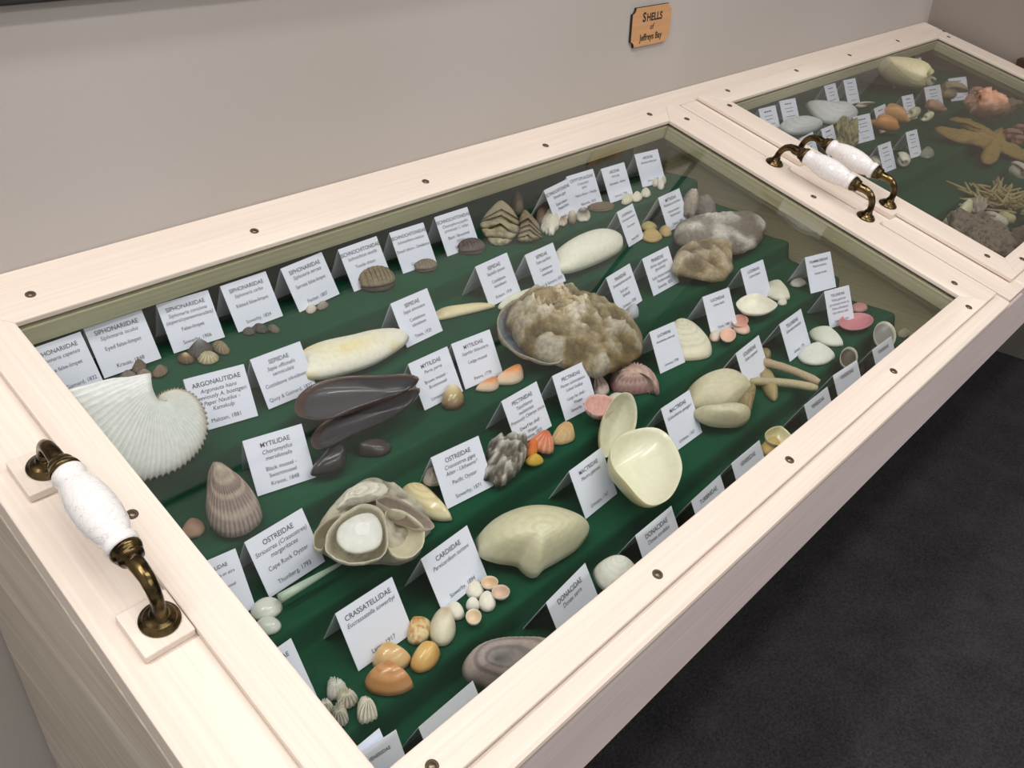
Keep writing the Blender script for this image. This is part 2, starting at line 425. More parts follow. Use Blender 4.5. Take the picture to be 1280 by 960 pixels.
ME_GRIP = lathe('porcelain_grip', [(0.003 * u, -0.0545 * u), (0.0125 * u, -0.0545 * u), (0.0155 * u, -0.0515 * u), (0.0165 * u, -0.047 * u), (0.0150 * u, -0.0425 * u),
    (0.0145 * u, -0.0405 * u), (0.0170 * u, -0.034 * u), (0.0195 * u, -0.024 * u), (0.0212 * u, -0.012 * u), (0.0217 * u, 0), (0.0212 * u, 0.012 * u), (0.0195 * u, 0.024 * u),
    (0.0170 * u, 0.034 * u), (0.0145 * u, 0.0405 * u), (0.0150 * u, 0.0425 * u), (0.0165 * u, 0.047 * u), (0.0155 * u, 0.0515 * u), (0.0125 * u, 0.0545 * u), (0.003 * u, 0.0545 * u)], 36)
ME_GRIP.materials.append(PORC)
ME_ROS = lathe('rosette', [(0.0180 * u, 0), (0.0186 * u, 0.0015 * u), (0.0180 * u, 0.0032 * u), (0.0150 * u, 0.0040 * u), (0.0148 * u, 0.0058 * u), (0.0135 * u, 0.0072 * u),
    (0.0105 * u, 0.0080 * u), (0.0085 * u, 0.0105 * u), (0.0072 * u, 0.015 * u)], 32)
ME_ROS.materials.append(BRASS)
def post_mesh(sgn):
    # from the rosette up and over to the collar of the grip; local x = along handle (towards the centre), z = up
    pth = [(0, 0.006), (-0.0005, 0.014), (0.0, 0.023), (0.003, 0.032), (0.0085, 0.0400), (0.017, 0.0455), (0.027, 0.0470), (0.040, 0.0460)]
    rad = [0.0078, 0.0066, 0.0060, 0.0062, 0.0066, 0.0070, 0.0076, 0.0082]
    P = []; R_ = []
    for i in range(len(pth) - 1):
        for j in range(3):
            t = j / 3; P.append(Vector(((pth[i][0] * (1 - t) + pth[i + 1][0] * t) * u * sgn, 0, (pth[i][1] * (1 - t) + pth[i + 1][1] * t) * u))); R_.append((rad[i] * (1 - t) + rad[i + 1] * t) * u)
    P.append(Vector((pth[-1][0] * u * sgn, 0, pth[-1][1] * u))); R_.append(rad[-1] * u)
    for (dx, rr) in ((0.041, 0.0115), (0.044, 0.0125), (0.0465, 0.0118), (0.0475, 0.0135), (0.051, 0.0148), (0.0535, 0.0150), (0.0545, 0.0128)):
        P.append(Vector((dx * u * sgn, 0, 0.0460 * u))); R_.append(rr * u)
    v, f = tube(P, R_, 20)
    if sgn < 0: f = [tuple(reversed(q)) for q in f]
    me = pymesh('post', v, f); me.materials.append(BRASS); return me
ME_P1, ME_P2 = post_mesh(1), post_mesh(-1)
def handle(x, y0, y1, parent, label=None):
    cy = (y0 + y1) / 2
    mw = frame(LB(x, cy, 0), YLID, NLID)
    h = link('pull_handle', ME_GRIP, parent, mw @ Matrix.Translation((0, 0, 0.046 * S)) @ Matrix.Rotation(math.pi / 2, 4, 'Y'))
    h['label'] = label
    for nm, me, dy, in (('post', ME_P1, y0 - cy), ('post', ME_P2, y1 - cy), ('rosette', ME_ROS, y0 - cy), ('rosette', ME_ROS, y1 - cy)):
        o = bpy.data.objects.new(nm, me); COL.objects.link(o); o.parent = h
        o.matrix_basis = (mw @ Matrix.Translation((0, 0, 0.046 * S)) @ Matrix.Rotation(math.pi / 2, 4, 'Y')).inverted() @ mw @ Matrix.Translation((dy * S, 0, 0.0002))
        if nm == 'post': o['label'] = 'antique brass curved post'
        else: o['label'] = 'antique brass stepped rosette'

def make_lid(label, x0, x1, sl, sr, xl, xr, screws, handles, pads, corner=False):
    lid = empty('glazed_lid', LB((x0 + x1) / 2, 0.33, -0.04))
    tag(lid, label, 'lid', 'glazed lids of the display cabinet')
    yb, yf = -0.0495, 0.711
    a, b_ = x0 - sl, x1 + sr
    y1 = 0.6702
    ml, mr_ = min(sl, 0.0495), min(sr, 0.0495); ql, qr = min(sl, 0.041), min(sr, 0.041)
    lidprism('glazing_strip', [(x0 - ml, yb), (x1 + mr_, yb), (x1, 0), (x0, 0)], -0.0085, 0, WOOD, lid)
    lidprism('glazing_strip', [(x0 - ql, yf), (x1 + qr, yf), (x1, y1), (x0, y1)], -0.0085, 0, WOOD, lid)
    lidprism('glazing_strip', [(a, yb), (x0 - ml, yb), (x0, 0), (x0, y1), (x0 - ql, yf), (a, yf)], -0.0085, 0, WOOD, lid, 'y')
    lidprism('glazing_strip', [(b_, yb), (x1 + mr_, yb), (x1, 0), (x1, y1), (x1 + qr, yf), (b_, yf)], -0.0085, 0, WOOD, lid, 'y')
    lidrect('glass_pane', x0 - 0.02, x1 + 0.02, -0.02, y1 + 0.02, -0.0135, -0.0090, GLASS, lid, 'x', 0)
    # lower frame boards
    if xl < a - 0.01: lidrect('frame_board', xl, a + 0.006, yb, yf - 0.006, HB - 0.03, HB, WOOD, lid, 'y')
    lidrect('frame_board', xl, xr, yf - 0.005, 0.7395, HB - 0.03, HB, WOOD, lid, 'x', 0.004)
    lidrect('glazing_bed', a + 0.0065, x0 - 0.021, yb + 0.001, yf - 0.007, -0.0142, -0.0088, WOODY, lid, 'y', 0)
    lidrect('glazing_bed', x1 + 0.021, b_ - 0.0045, yb + 0.001, yf - 0.007, HB - 0.01, -0.0088, WOODY, lid, 'y', 0)
    lidrect('glazing_bed', x0 - 0.02, x1 + 0.02, y1 + 0.021, yf - 0.007, HB - 0.02, -0.0088, WOODY, lid, 'x', 0)
    if xr > b_ + 0.012 and xr < 2: lidrect('frame_board', b_ - 0.004, xr, yb, yf - 0.006, HB - 0.03, HB, WOOD, lid, 'y')
    for (x, y) in screws:
        m = frame(LB(x, y, 0.0002), (Vector((1, random.uniform(-1, 1), 0))), NLID)
        o = link('screw', ME_HOLE, lid, m)
        o2 = bpy.data.objects.new('screw_head', ME_HEAD); COL.objects.link(o2); o2.parent = o
    for (x, y, w) in pads:
        lidrect('handle_pad', x - w, x + w * 0.95, y - 0.0265, y + 0.0265, HB + 0.0002, 0.0008, WOOD, lid, 'y')
    for hx in handles: handle(hx[0], 0.2205, 0.4375, lid, 'crackled white porcelain grip between antique brass posts')
    return lid
random.seed(4)
make_lid('near glazed lid with a brass and porcelain handle at each end', 0.0, 1.3128, 0.0452, 0.0870, -0.1155, 1.4215,
    [(0.0346, -0.0395), (0.3381, -0.0350), (0.6586, -0.0330), (0.9569, -0.0345), (1.2869, -0.0361), (-0.0289, 0.3186), (1.3590, 0.0124), (1.3514, 0.3388),
     (1.3442, 0.6478), (1.2922, 0.697), (0.9773, 0.6955), (0.6551, 0.6943), (0.3625, 0.6946), (0.0373, 0.6927)],
    [(-0.066,), (1.390,)], [(-0.0695, 0.2205, 0.0245), (-0.0695, 0.4375, 0.0245), (1.394, 0.2205, 0.026), (1.394, 0.4375, 0.026)])
make_lid('far right glazed lid over the starfish, smaller in view', 1.5555, 2.8005, 0.068, 0.075, 1.5125, 2.888,
    [(1.5977, -0.0385), (1.5298, 0.0123), (1.927, -0.0385), (2.2312, -0.0377), (2.5586, -0.0385), (2.8814, -0.0393 + 0.02), (2.845, 0.0127), (1.5199, 0.6462), (1.5906, 0.6948), (1.53, 0.345)],
    [(1.4920,)], [(1.4890, 0.2205, 0.028), (1.4890, 0.4375, 0.028)])

# ------------------------------------------------------------------ sign and pictures
sg = empty('wall_sign', B(1.358, FW, 0.17)); tag(sg, 'small plywood plaque with notched corners reading SHELLS of Jeffreys Bay, on the wall', 'sign')
def sign_outline(w, h, r_):
    pts = []
    for (cx, cy, a0) in ((w, h, 270), (-w, h, 0), (-w, -h, 90), (w, -h, 180)):
        seq = range(0, 91, 15)
        for a in seq:
            t = math.radians(a0 - a) if True else 0
            pts.append((cx + r_ * math.cos(t), cy + r_ * math.sin(t)))
    return pts
def sign_poly():
    w, h, r_ = 0.0690 * S, 0.0385 * S, 0.0115 * S; pts = []
    for (cx, cy, a0, a1) in ((w, h, 270, 180), (-w, h, 360, 270), (-w, -h, 90, 0), (w, -h, 180, 90)):
        for k in range(7):
            t = math.radians(a0 + (a1 - a0) * k / 6); pts.append((cx + r_ * math.cos(t), cy + r_ * math.sin(t)))
    return pts
ms = frame(B(1.358, FW + 0.0005, 0.17), XB, (0, -1, 0))
o = link('plaque', boxmesh('plaque', sign_poly(), 0, 0.0035), sg, ms, SIGNE)
o2 = boxmesh('plaque_face', [(x * 0.988, y * 0.985) for x, y in sign_poly()], 0.0034, 0.0041)
link('plaque_face', o2, sg, ms, SIGNM)
def text_mesh(lines, extrude=0.0):
    """lines: (text, size, x, y, bold, shear[, xscale]) -> one mesh"""
    V = []; Fc = []
    for ln in lines:
        t, size, x, y, bold, shear = ln[:6]; xs = ln[6] if len(ln) > 6 else 1.0
        cu = bpy.data.curves.new('t', 'FONT'); cu.body = t; cu.size = size; cu.align_x = 'CENTER'; cu.align_y = 'CENTER'
        cu.shear = shear; cu.offset = bold * size; cu.resolution_u = 3; cu.extrude = extrude; cu.fill_mode = 'FRONT' if not extrude else 'BOTH'
        ob = bpy.data.objects.new('t', cu); COL.objects.link(ob)
        me = bpy.data.meshes.new_from_object(ob)
        n0 = len(V)
        for v in me.vertices: V.append((v.co.x * xs + x, v.co.y + y, v.co.z))
        for p_ in me.polygons: Fc.append(tuple(n0 + i for i in p_.vertices))
        bpy.data.objects.remove(ob); bpy.data.curves.remove(cu); bpy.data.meshes.remove(me)
    return pymesh('lettering', V, Fc, smooth=False)
k_ = 0.0385 * S
me = text_mesh([('S', k_ * 0.66, -k_ * 0.74, k_ * 0.46, 0.03, 0), ('HELLS', k_ * 0.54, k_ * 0.20, k_ * 0.43, 0.03, 0), ('of', k_ * 0.42, 0, -k_ * 0.06, 0.012, 0.15), ('Jeffreys Bay', k_ * 0.48, 0, -k_ * 0.56, 0.022, 0, 0.92)])
link('lettering', me, sg, ms @ Matrix.Translation((0, 0, 0.0043)), SIGNE)

pc = empty('wall_picture', B(0.3, FW, 0.3185)); tag(pc, 'dark framed board hanging on the wall, only its lower edge in view', 'picture')
wbox('picture_frame', -1.3, 1.90, FW + 0.001, FW + 0.018, 0.3185, 0.345, BLACKF, pc, 'x', 0.002)
wbox('picture_frame', -1.3, 1.90, FW + 0.001, FW + 0.018, 1.0, 1.03, BLACKF, pc, 'x', 0.002)
wbox('picture_frame', -1.3, -1.27, FW + 0.001, FW + 0.018, 0.345, 1.0, BLACKF, pc, 'z', 0.002)
wbox('picture_frame', 1.87, 1.90, FW + 0.001, FW + 0.018, 0.345, 1.0, BLACKF, pc, 'z', 0.002)
wbox('picture_panel', -1.27, 1.87, FW + 0.001, FW + 0.012, 0.345, 1.0, PALEM, pc, 'x', 0)
sf = empty('dark_ledge', B(2.95, 0.6, -0.06)); tag(sf, 'dark brown wooden ledge on the far right wall', 'ledge')
P_ = hitplane((1273, 71), np.array([2.93, 0, 0]), np.array([1.0, 0, 0]))
wbox('ledge_board', 2.925, 2.963, P_[1] , P_[1] + 0.5, P_[2] - 0.05, P_[2] - 0.005, MAHOG, sf, 'y')
wbox('ledge_back', 2.950, 2.963, P_[1] + 0.01, P_[1] + 0.5, P_[2] - 0.10, P_[2] - 0.05, MAHOG, sf, 'y')

# ------------------------------------------------------------------ cards
CW, CRISE, CRUN, CBACK = 0.074, 0.060, 0.031, 0.030
def level_for(k): return LEV[k - 1]
def bar_mesh(bars, w2, Ls):
    V = []; f = []
    for (fr, wd, th) in bars:
        n = 5 if wd > 0.45 else 3; rnd = random.Random(int(fr * 1000 + wd * 77)); x = -w2 * wd
        for i in range(n):
            L = 2 * w2 * wd / n; a = x + L * i; b_ = a + L * rnd.uniform(0.72, 0.9); y = (1 - fr) * Ls; t = th * Ls
            q = len(V); V += [(a, y - t, 0), (b_, y - t, 0), (b_, y + t, 0), (a, y + t, 0)]; f.append((q, q + 1, q + 2, q + 3))
    return pymesh('lettering', V, f, False)
def card(k, TL, TR, lines, label, group, width=None, rise=CRISE, bars=None):
    U = level_for(k)
    a = hitU(TL, U + rise); b_ = hitU(TR, U + rise)
    d = b_ - a; w = math.hypot(d[0], d[1]) if width is None else width
    w = min(max(w, 0.045), 0.080)
    ang = math.atan2(d[1], d[0]); ang = max(min(ang, 0.35), -0.35)
    mid = (a + b_) / 2
    lo, hi = NOS[k - 1] + CBACK + 0.003, NOS[k] - CRUN + 0.01
    F = mid[1]
    if k == 1: lo = -0.035
    F = min(max(F, lo), hi)
    # keep the pixel column: slide along the ray to this F
    r = rayW(((TL[0] + TR[0]) / 2, (TL[1] + TR[1]) / 2)); t = (F - CAMW[1]) / r[1]; q = CAMW + t * r
    x = mid[0] if abs(F - mid[1]) < 1e-6 else 0.5 * (mid[0] + q[0])
    sc = S
    mw = frame(B(x, F, U + 0.0012), Vector((math.cos(ang), -math.sin(ang), 0)), Vector((0, 0, 1)))
    w2 = w / 2 * sc; R_, H, Kb = CRUN * sc, rise * sc, CBACK * sc
    # local y points to the wall
    th = 0.0004
    prof = [(-R_, 0), (0, H), (Kb, 0)]
    V = []; f = []
    ins = [(-R_ + th * 1.5, 0), (0, H - th * 2.2), (Kb - th * 1.5, 0)]
    for sx in (-w2, w2):
        for (y, z) in prof: V.append((sx, y, z))
        for (y, z) in ins: V.append((sx, y, z))
    f = [(0, 6, 7, 1), (1, 7, 8, 2), (3, 4, 10, 9), (4, 5, 11, 10), (0, 1, 4, 3), (1, 2, 5, 4), (6, 9, 10, 7), (7, 10, 11, 8), (0, 3, 9, 6), (2, 8, 11, 5)]
    o = link('label_card', pymesh('card', V, f, False), None, mw, CARD)
    tag(o, label, 'label card', group)
    if lines:
        Ls = math.hypot(R_, H)
        vy = Vector((0, R_, H)).normalized(); vz = Vector((1, 0, 0)).cross(vy)
        lm = Matrix.Identity(4)
        for i, v in enumerate((Vector((1, 0, 0)), vy, vz)):
            for j in range(3): lm[j][i] = v[j]
        lm.translation = Vector((0, -R_, 0)) + vz * 0.00025
        tl = []
        for (t, st, fr) in lines:
            size = {'B': 0.0082, 'I': 0.0073, 'N': 0.0073}[st] * sc * (w / CW)
            tl.append((t, size, 0, (1 - fr) * Ls, 0.010 if st == 'B' else 0.0, 0.25 if st == 'I' else 0, 0.93))
        me = text_mesh(tl) if not bars else bar_mesh(bars, w2, Ls)
        c = link('lettering', me, None, None, INK); c.parent = o; c.matrix_basis = lm
    return o
def spread(head, it, mid, last):
    L = [(head, 'B', 0.17)]; y = 0.30
    for t in it: L.append((t, 'I', y)); y += 0.115
    y = max(y + 0.07, 0.50 if len(it) < 2 else y)
    for t in mid: L.append((t, 'N', y)); y += 0.12
    if last: L.append((last, 'N', max(0.86, y) if y < 0.93 else 0.93))
    return L
G1 = 'folded label cards in the near compartment'
CARDS = [
 (1, (28, 441), (100.6, 415.6), 'SIPHONARIIDAE', ['Siphonaria capensis'], ['Cape false-limpet'], 'Quoy & Gaimard, 1832', 'white card for the Cape false-limpet, leftmost of the back row, cut by the frame'),
 (1, (104, 411), (177, 388), 'SIPHONARIIDAE', ['Siphonaria oculus'], ['Eyed false-limpet'], 'Krauss, 1848', 'white card for the eyed false-limpet, above the big ribbed paper shell'),
 (1, (195, 382), (260, 363.4), 'SIPHONARIIDAE', ['Siphonaria concinna', '(aspera/cyaneomaculata)'], ['False-limpet'], 'Sowerby, 1906', 'white card behind the cluster of dark limpets in the back row'),
 (1, (275, 359), (332, 340), 'SIPHONARIIDAE', ['Siphonaria carbo'], ['Ribbed false-limpet'], 'Sowerby, 1824', 'white card for the ribbed false-limpet, fourth from left in the back row'),
 (1, (350.6, 337), (402, 316), 'SIPHONARIIDAE', ['Siphonaria serrata'], ['Serrate false-limpet'], 'Fischer, 1807', 'white card for the serrate false-limpet, fifth from left in the back row'),
 (1, (422.5, 313), (470.6, 296), 'ISCHNOCHITONIDAE', ['Ischnochiton textilis'], ['Textile chiton'], '', 'white card for the textile chiton, behind the ribbed brown chiton'),
 (1, (486.6, 292), (529, 278.8), 'ISCHNOCHITONIDAE', ['Ischnochiton oniscus'], ['', 'Dwarf chiton - Dwalkiton'], 'Gray, 1828', 'white card for the dwarf chiton in the back row'),
 (1, (542.8, 272.5), (584, 259.4), 'ISCHNOCHITONIDAE', ['Chaetopleura papilio', 'previously C. tulipa'], ['Black / Brooched', 'chiton'], 'Gray, 1828', 'white card left of the two chevron-plated giant chitons'),
 (1, (679.7, 238.8), (708.4, 224.7), 'ISCHNOCHITONIDAE', ['Dinoplax gigas'], ['Giant chiton -', 'Reuse kiton'], 'Gmelin, 1791', 'white card right of the giant chitons, behind the frilly white plate'),
 (1, (707.8, 221.6), (741, 211.6), 'CRYPTOPLACIDAE', ['Cryptoplax', 'spiny'], ['Hairy chiton - Harige'], 'Blainville, 1818', 'white card standing above the small brown oval chiton'),
 (1, (751, 212), (780, 203.4), 'ARCIDAE', ['Arca spp.'], ['Ark shells - Arkies'], 'Lamarck, 1799', 'white card second from right in the back row'),
 (1, (793, 194), (822, 187), 'ARCIDAE', ['Barbatia obliquata'], [''], 'Wood, 1828', 'white card rightmost in the back row'),
 (2, (229, 475.6), (304.7, 456), 'ARGONAUTIDAE', ['Argonauta hians', '(previously A. boettgeri', 'Paper Nautilus -', 'Kamskulp'], [], 'Maltzan, 1881', 'white card right of the big ribbed paper shell'),
 (2, (312.5, 450.6), (375, 427.5), 'SEPIIDAE', ['Sepia officinalis', 'vermiculata'], ['Cuttlebone inkvisbeen'], 'Quoy & Gaimard, 1832', 'white card left of the large yellowish cuttlebone'),
 (2, (488, 380.6), (533.8, 361), 'SEPIIDAE', ['Sepia simoniana'], ['Cuttlebone', 'inkvisbeen'], 'Thiele, 1920', 'white card at the right tip of the large yellowish cuttlebone'),
 (2, (593.8, 333.8), (633.4, 316), 'SEPIIDAE', ['Sepiella cyanea'], ['Cuttlebone', 'inkvisbeen'], 'Robson, 1924', 'white card behind the left end of the huge brown oyster'),
 (2, (656, 319.7), (691, 304), 'SEPIIDAE', ['Sepia papillata'], ['Cuttlebone', 'inkvisbeen'], 'Quoy & Gaimard, 1832', 'white card left of the smooth white cuttlebone'),
 (2, (771, 266), (790.6, 255), 'LITHOPHAGA', ['Lithophaga lessepsiana'], ['Date mussel'], 'Reeve, 1841', 'narrow white card at the right end of the white cuttlebone'),
 (2, (822.5, 248), (849, 236), 'MYTILIDAE', ['Modiolus auriculatus'], ['Horse mussel -', 'Perdemossel'], 'Krauss, 1848', 'white card above the long grey pen shell'),
 (3, (303, 552.5), (377, 530.6), 'MYTILIDAE', ['Choromytilus', 'meridionalis'], ['Black mussel -', 'Swartmossel'], 'Krauss, 1848', 'white card left of the open black mussel'),
 (3, (510, 456), (559, 433.8), 'MYTILIDAE', ['Perna perna'], ['Brown mussel -', 'Bruinmossel'], 'Linnaeus, 1758', 'white card at the pointed end of the open black mussel'),
 (3, (564, 431), (612, 412.5), 'MYTILIDAE', ['Septifer bilocularis'], ['Ledge mussel'], 'Reeve, 1778', 'white card above the two orange mussel halves'),
 (3, (757.5, 348), (787, 330), 'PINNIDAE', ['Streptopinna saccata'], ['Sack pen -', 'Sakskulp'], 'Linnaeus, 1758', 'white card behind the right end of the huge brown oyster'),
 (3, (802, 324.7), (835.6, 308), 'PINNIDAE', ['Atrina squamifera', '(pectinata)'], ['Scaly Horse mussel -', 'Perdemossel'], 'Sowerby, 1835', 'white card left of the rough tan pen shell'),
 (4, (176, 611), (231, 590.6), 'MYTILIDAE', ['Gregariella or atra'], ['Bisexual mussel'], '', 'white card just below the big ribbed paper shell, cut by the frame'),
 (4, (302.5, 672), (374, 629.7), 'OSTREIDAE', ['Striostrea (Crassostrea)', 'margaritacea'], ['Cape Rock Oyster'], 'Thunberg, 1793', 'white card left of the cluster of white oysters'),
 (4, (538.4, 573), (598, 545.6), 'OSTREIDAE', ['Crassostrea gigas', 'Alien - Uitheems*'], ['Pacific Oyster'], 'Sowerby, 1871', 'white card in front of the speckled grey oyster'),
 (4, (626.6, 502.5), (670.6, 477.5), 'PECTINIDAE', ['Talochlamys', 'multistriata', 'Previously Chlamys tincta'], ['Dwarf fan shell -', 'Waaier'], 'Reeve, 1853', 'white card behind the orange and yellow scallops'),
 (4, (690, 471), (730.6, 452), 'PECTINIDAE', ['Pecten sulcicostatus', 'Lobed Scallop'], ['Large fan shell -', 'Waaier'], 'Sowerby, 1842', 'white card left of the pink-ribbed scallop'),
 (4, (811.6, 416), (843, 402.5), 'LUCINIDAE', ['Anodontia edentula'], [''], 'Linnaeus, 1758', 'white card left of the half-hidden white ribbed valve'),
 (4, (878, 372), (911, 360), 'LUCINIDAE', ['Ctena bella'], [''], 'Thiele, 1880', 'white card above the cluster of small salmon pink shells'),
 (4, (925, 336), (953, 324), 'LUCINIDAE', ['Lucina fosteri'], [''], '', 'white card behind the pair of white oval clams'),
 (5, (231, 720), (293, 684), 'CUSPIDARIIDAE', ['Limaria lata'], ['Duck-lings'], '', 'white card at the left frame below the purple ribbed shell'),
 (5, (419, 768), (490, 722), 'CRASSATELLIDAE', ['Eucrassatella sowerbyi'], [''], 'Larry, 1917', 'white card behind the orange-brown clams in front'),
 (5, (526, 699.7), (583.8, 657.5), 'CARDIIDAE', ['Parvicardium turtoni'], [''], 'Sowerby, 1894', 'white card between the white oysters and the big cream clam'),
 (5, (711, 590), (751.6, 560), 'MACTRIDAE', ['Mactra glabrata'], [''], 'Linnaeus, 1767', 'white card between the big cream clam and the open clam'),
 (5, (826, 511.6), (861.6, 488), 'MACTRIDAE', ['Schizodesma spengleri'], [''], 'Linnaeus, 1767', 'white card left of the gaping otter shell'),
 (5, (918.8, 443), (949, 419), 'SOLENIDAE', ['Solen capensis'], [''], 'Fischer, 1881', 'white card behind the long razor shells'),
 (5, (974, 406), (1001, 386.6), 'TELLINIDAE', ['Gastrana matadoa'], [''], 'Gmelin, 1791', 'white card left of the two small white tellins'),
 (4, (1017, 344), (1050, 335.6), 'PSAMMOBIIDAE', ['Psammotellina'], ['Sunset shells'], '', 'white card standing behind another at the right end of the steps'),
 (5, (1030, 365), (1061, 357), 'TELLINIDAE', ['Tellina gilchristi', '(previously known as', 'Tellina alfredensis', 'Port Alfred tellin'], [], 'Sowerby, 1904', 'white card left of the rose pink tellin'),
 (6, (349, 813), (400, 778), 'CARDITIDAE', ['Thecalia concamerata'], ['Old man\'s', 'backhand'], '1904', 'white card at the left frame above the little fan-ribbed shells'),
 (6, (446, 945), (492, 914.7), 'VENERIDAE', [], [], '', 'white card nearest the front left corner, only its top showing'),
 (6, (523, 910), (591, 851.6), '', [], [], '', 'white card top showing at the front frame below the grey banded clam'),
 (6, (681, 749), (729.7, 700), 'DONACIDAE', ['Donax serra'], [''], '', 'white card with Donax serra, left of the half-hidden white clam at the front'),
 (6, (794, 670), (839, 633), 'DONACIDAE', ['Donax sordidus'], [''], '', 'white card at the front frame right of the half-hidden white clam'),
 (6, (863.8, 627), (900, 594), 'TURBINIDAE', [], [], '', 'white card at the front frame below the open clam'),
 (6, (914, 580), (949, 551), 'VENERIDAE', [], [], '', 'white card at the front frame left of the pale yellow shell'),
 (6, (1005, 507), (1034, 484), 'VENERIDAE', [], [], '', 'white card at the front frame below the razor shells'),
 (6, (1041, 470), (1071, 450.6), 'VENERIDAE', [], [], '', 'white card at the front frame below the dark-rimmed shell'),
 (6, (1090, 438), (1114, 420.6), 'VENERIDAE', [], [], '', 'white card at the front frame by the grey oval shell, last on the right'),
]
for (k, TL, TR, hd, it, md, la, lab) in CARDS:
    md = [t for t in md if t]
    blur = False
    card(k, TL, TR, spread(hd, it, md, la) if hd else None, lab, G1, bars=[(0.2, 0.45, 0.024), (0.4, 0.5, 0.012), (0.55, 0.4, 0.012)] if blur else None)
G2 = 'folded label cards in the far right compartment'
C2 = [
 (1, (948, 137), (969, 132), 'STROMBIDAE', 'white card leftmost in the back row of the far compartment'),
 (1, (974, 127), (994, 123), 'CYPRAEIDAE', 'white card second from left in the back row of the far compartment'),
 (1, (1030, 108), (1044, 104), 'OVULIDAE', 'white card behind the tail of the white spindle shell in the far compartment'),
 (1, (1054, 101), (1069, 98), 'TRIVIIDAE', 'white card left of the big yellowish whelk in the far compartment'),
 (1, (1111, 83), (1128, 79), 'CASSIDAE', 'white card behind the big yellowish whelk in the far compartment'),
 (1, (1139, 76), (1151, 72), 'TONNIDAE', 'white card rightmost in the back row of the far compartment'),
 (2, (1180, 97), (1213, 98), 'BURSIDAE', 'wide white card behind the round brown shell in the far compartment'),
 (2, (1155, 110), (1175, 106), 'MURICIDAE', 'white card behind the small brown whelk in the far compartment'),
 (2, (1125, 119), (1139, 116), 'CONIDAE', 'white card in front of the big yellowish whelk in the far compartment'),
 (2, (1089, 133), (1103, 127), 'OLIVIDAE', 'white card behind the two orange oval shells in the far compartment'),
 (2, (1066, 147), (1087, 142), 'VOLUTIDAE', 'white card left of the two orange oval shells in the far compartment'),
 (2, (1025, 161), (1040, 155), 'MITRIDAE', 'small white card left of the woven-looking shell in the far compartment'),
 (2, (997, 172), (1014, 163), 'TURRIDAE', 'small white card beside the handles in the far compartment'),
 (3, (1097, 183), (1113, 177), 'BULLIDAE', 'white card left of the little white snail in the far compartment'),
 (3, (1132, 166), (1146, 162), 'JANTHINIDAE', 'white card right of the little white snail in the far compartment'),
]
for (k, TL, TR, hd, lab) in C2:
    card(k, TL, TR, [(hd, 'B', 0.17)], lab, G2, bars=[(0.16, 0.42, 0.022), (0.32, 0.5, 0.012), (0.44, 0.42, 0.012), (0.62, 0.55, 0.012), (0.86, 0.4, 0.012)])
#ITEMS
# ------------------------------------------------------------------ shell builder
PRE = {
 'oval': None,
 'clam': [(-1, -.15), (-.72, -.72), (-.2, -.97), (.35, -.95), (.82, -.6), (1, -.1), (.75, .35), (.3, .8), (.0, 1.0), (-.35, .82), (-.8, .35)],
 'tellin': [(-1, -.1), (-.7, -.75), (-.1, -1), (.45, -.85), (.85, -.45), (1, -.05), (.6, .5), (.15, .95), (-.1, 1), (-.5, .8), (-.85, .4)],
 'drop': [(-1, 0), (-.8, -.35), (-.3, -.75), (.3, -1), (.8, -.7), (1, 0), (.8, .7), (.3, 1), (-.3, .75), (-.8, .35)],
 'fan': [(-.12, 1), (-.45, .75), (-.8, .2), (-1, -.35), (-.75, -.8), (-.3, -.98), (.3, -.98), (.75, -.8), (1, -.35), (.8, .2), (.45, .75), (.12, 1)],
 'rock': [(-1, .1), (-.8, -.45), (-.45, -.8), (0, -.9), (.4, -1), (.8, -.65), (1, -.1), (.85, .4), (.5, .85), (.1, .8), (-.3, 1), (-.75, .7)],
}
def smooth_closed(pts, n):
    P = np.array(pts, float); m = len(P)
    P0, P1, P2, P3 = P, np.roll(P, -1, 0), np.roll(P, -2, 0), np.roll(P, -3, 0)
    out = []
    per = 8
    for i in range(m):
        for j in range(per):
            t = j / per
            out.append(0.5 * ((2 * P1[i]) + (-P0[i] + P2[i]) * t + (2 * P0[i] - 5 * P1[i] + 4 * P2[i] - P3[i]) * t * t + (-P0[i] + 3 * P1[i] - 3 * P2[i] + P3[i]) * t ** 3))
    O = np.array(out); d = np.r_[0, np.cumsum(np.hypot(*(np.roll(O, -1, 0) - O).T))]
    Oc = np.vstack([O, O[:1]]); s_ = np.linspace(0, d[-1], n, endpoint=False)
    return np.stack([np.interp(s_, d, Oc[:, 0]), np.interp(s_, d, Oc[:, 1])], 1)
def pre_outline(shape, c, L, W, ang, n=48, flip=1):
    """outline in the survey pixels; ang in degrees, counter-clockwise as seen"""
    if PRE.get(shape) is None:
        t = np.linspace(0, 2 * np.pi, n, endpoint=False); P = np.stack([np.cos(t), np.sin(t)], 1)
    else: P = smooth_closed(PRE[shape], n)
    a = math.radians(ang); X = P[:, 0] * L / 2; Y = P[:, 1] * W / 2 * flip
    return np.stack([c[0] + X * math.cos(a) - Y * math.sin(a), c[1] - (X * math.sin(a) + Y * math.cos(a))], 1)
def pre_pt(c, L, W, ang, pt, flip=1):
    a = math.radians(ang); X = pt[0] * L / 2; Y = pt[1] * W / 2 * flip
    return (c[0] + X * math.cos(a) - Y * math.sin(a), c[1] - (X * math.sin(a) + Y * math.cos(a)))
UPW = np.array([0., 0., 1.])
NPL = np.array([0., 0.31, 1.0]); NPL /= np.linalg.norm(NPL)
def stair_hit(p, lift=0.0):
    for k in range(1, 7):
        q = hitU(p, LEV[k - 1] + lift)
        if q[1] <= NOS[k] + 0.004: return k, q
    return 6, hitU(p, LEV[5] + lift)
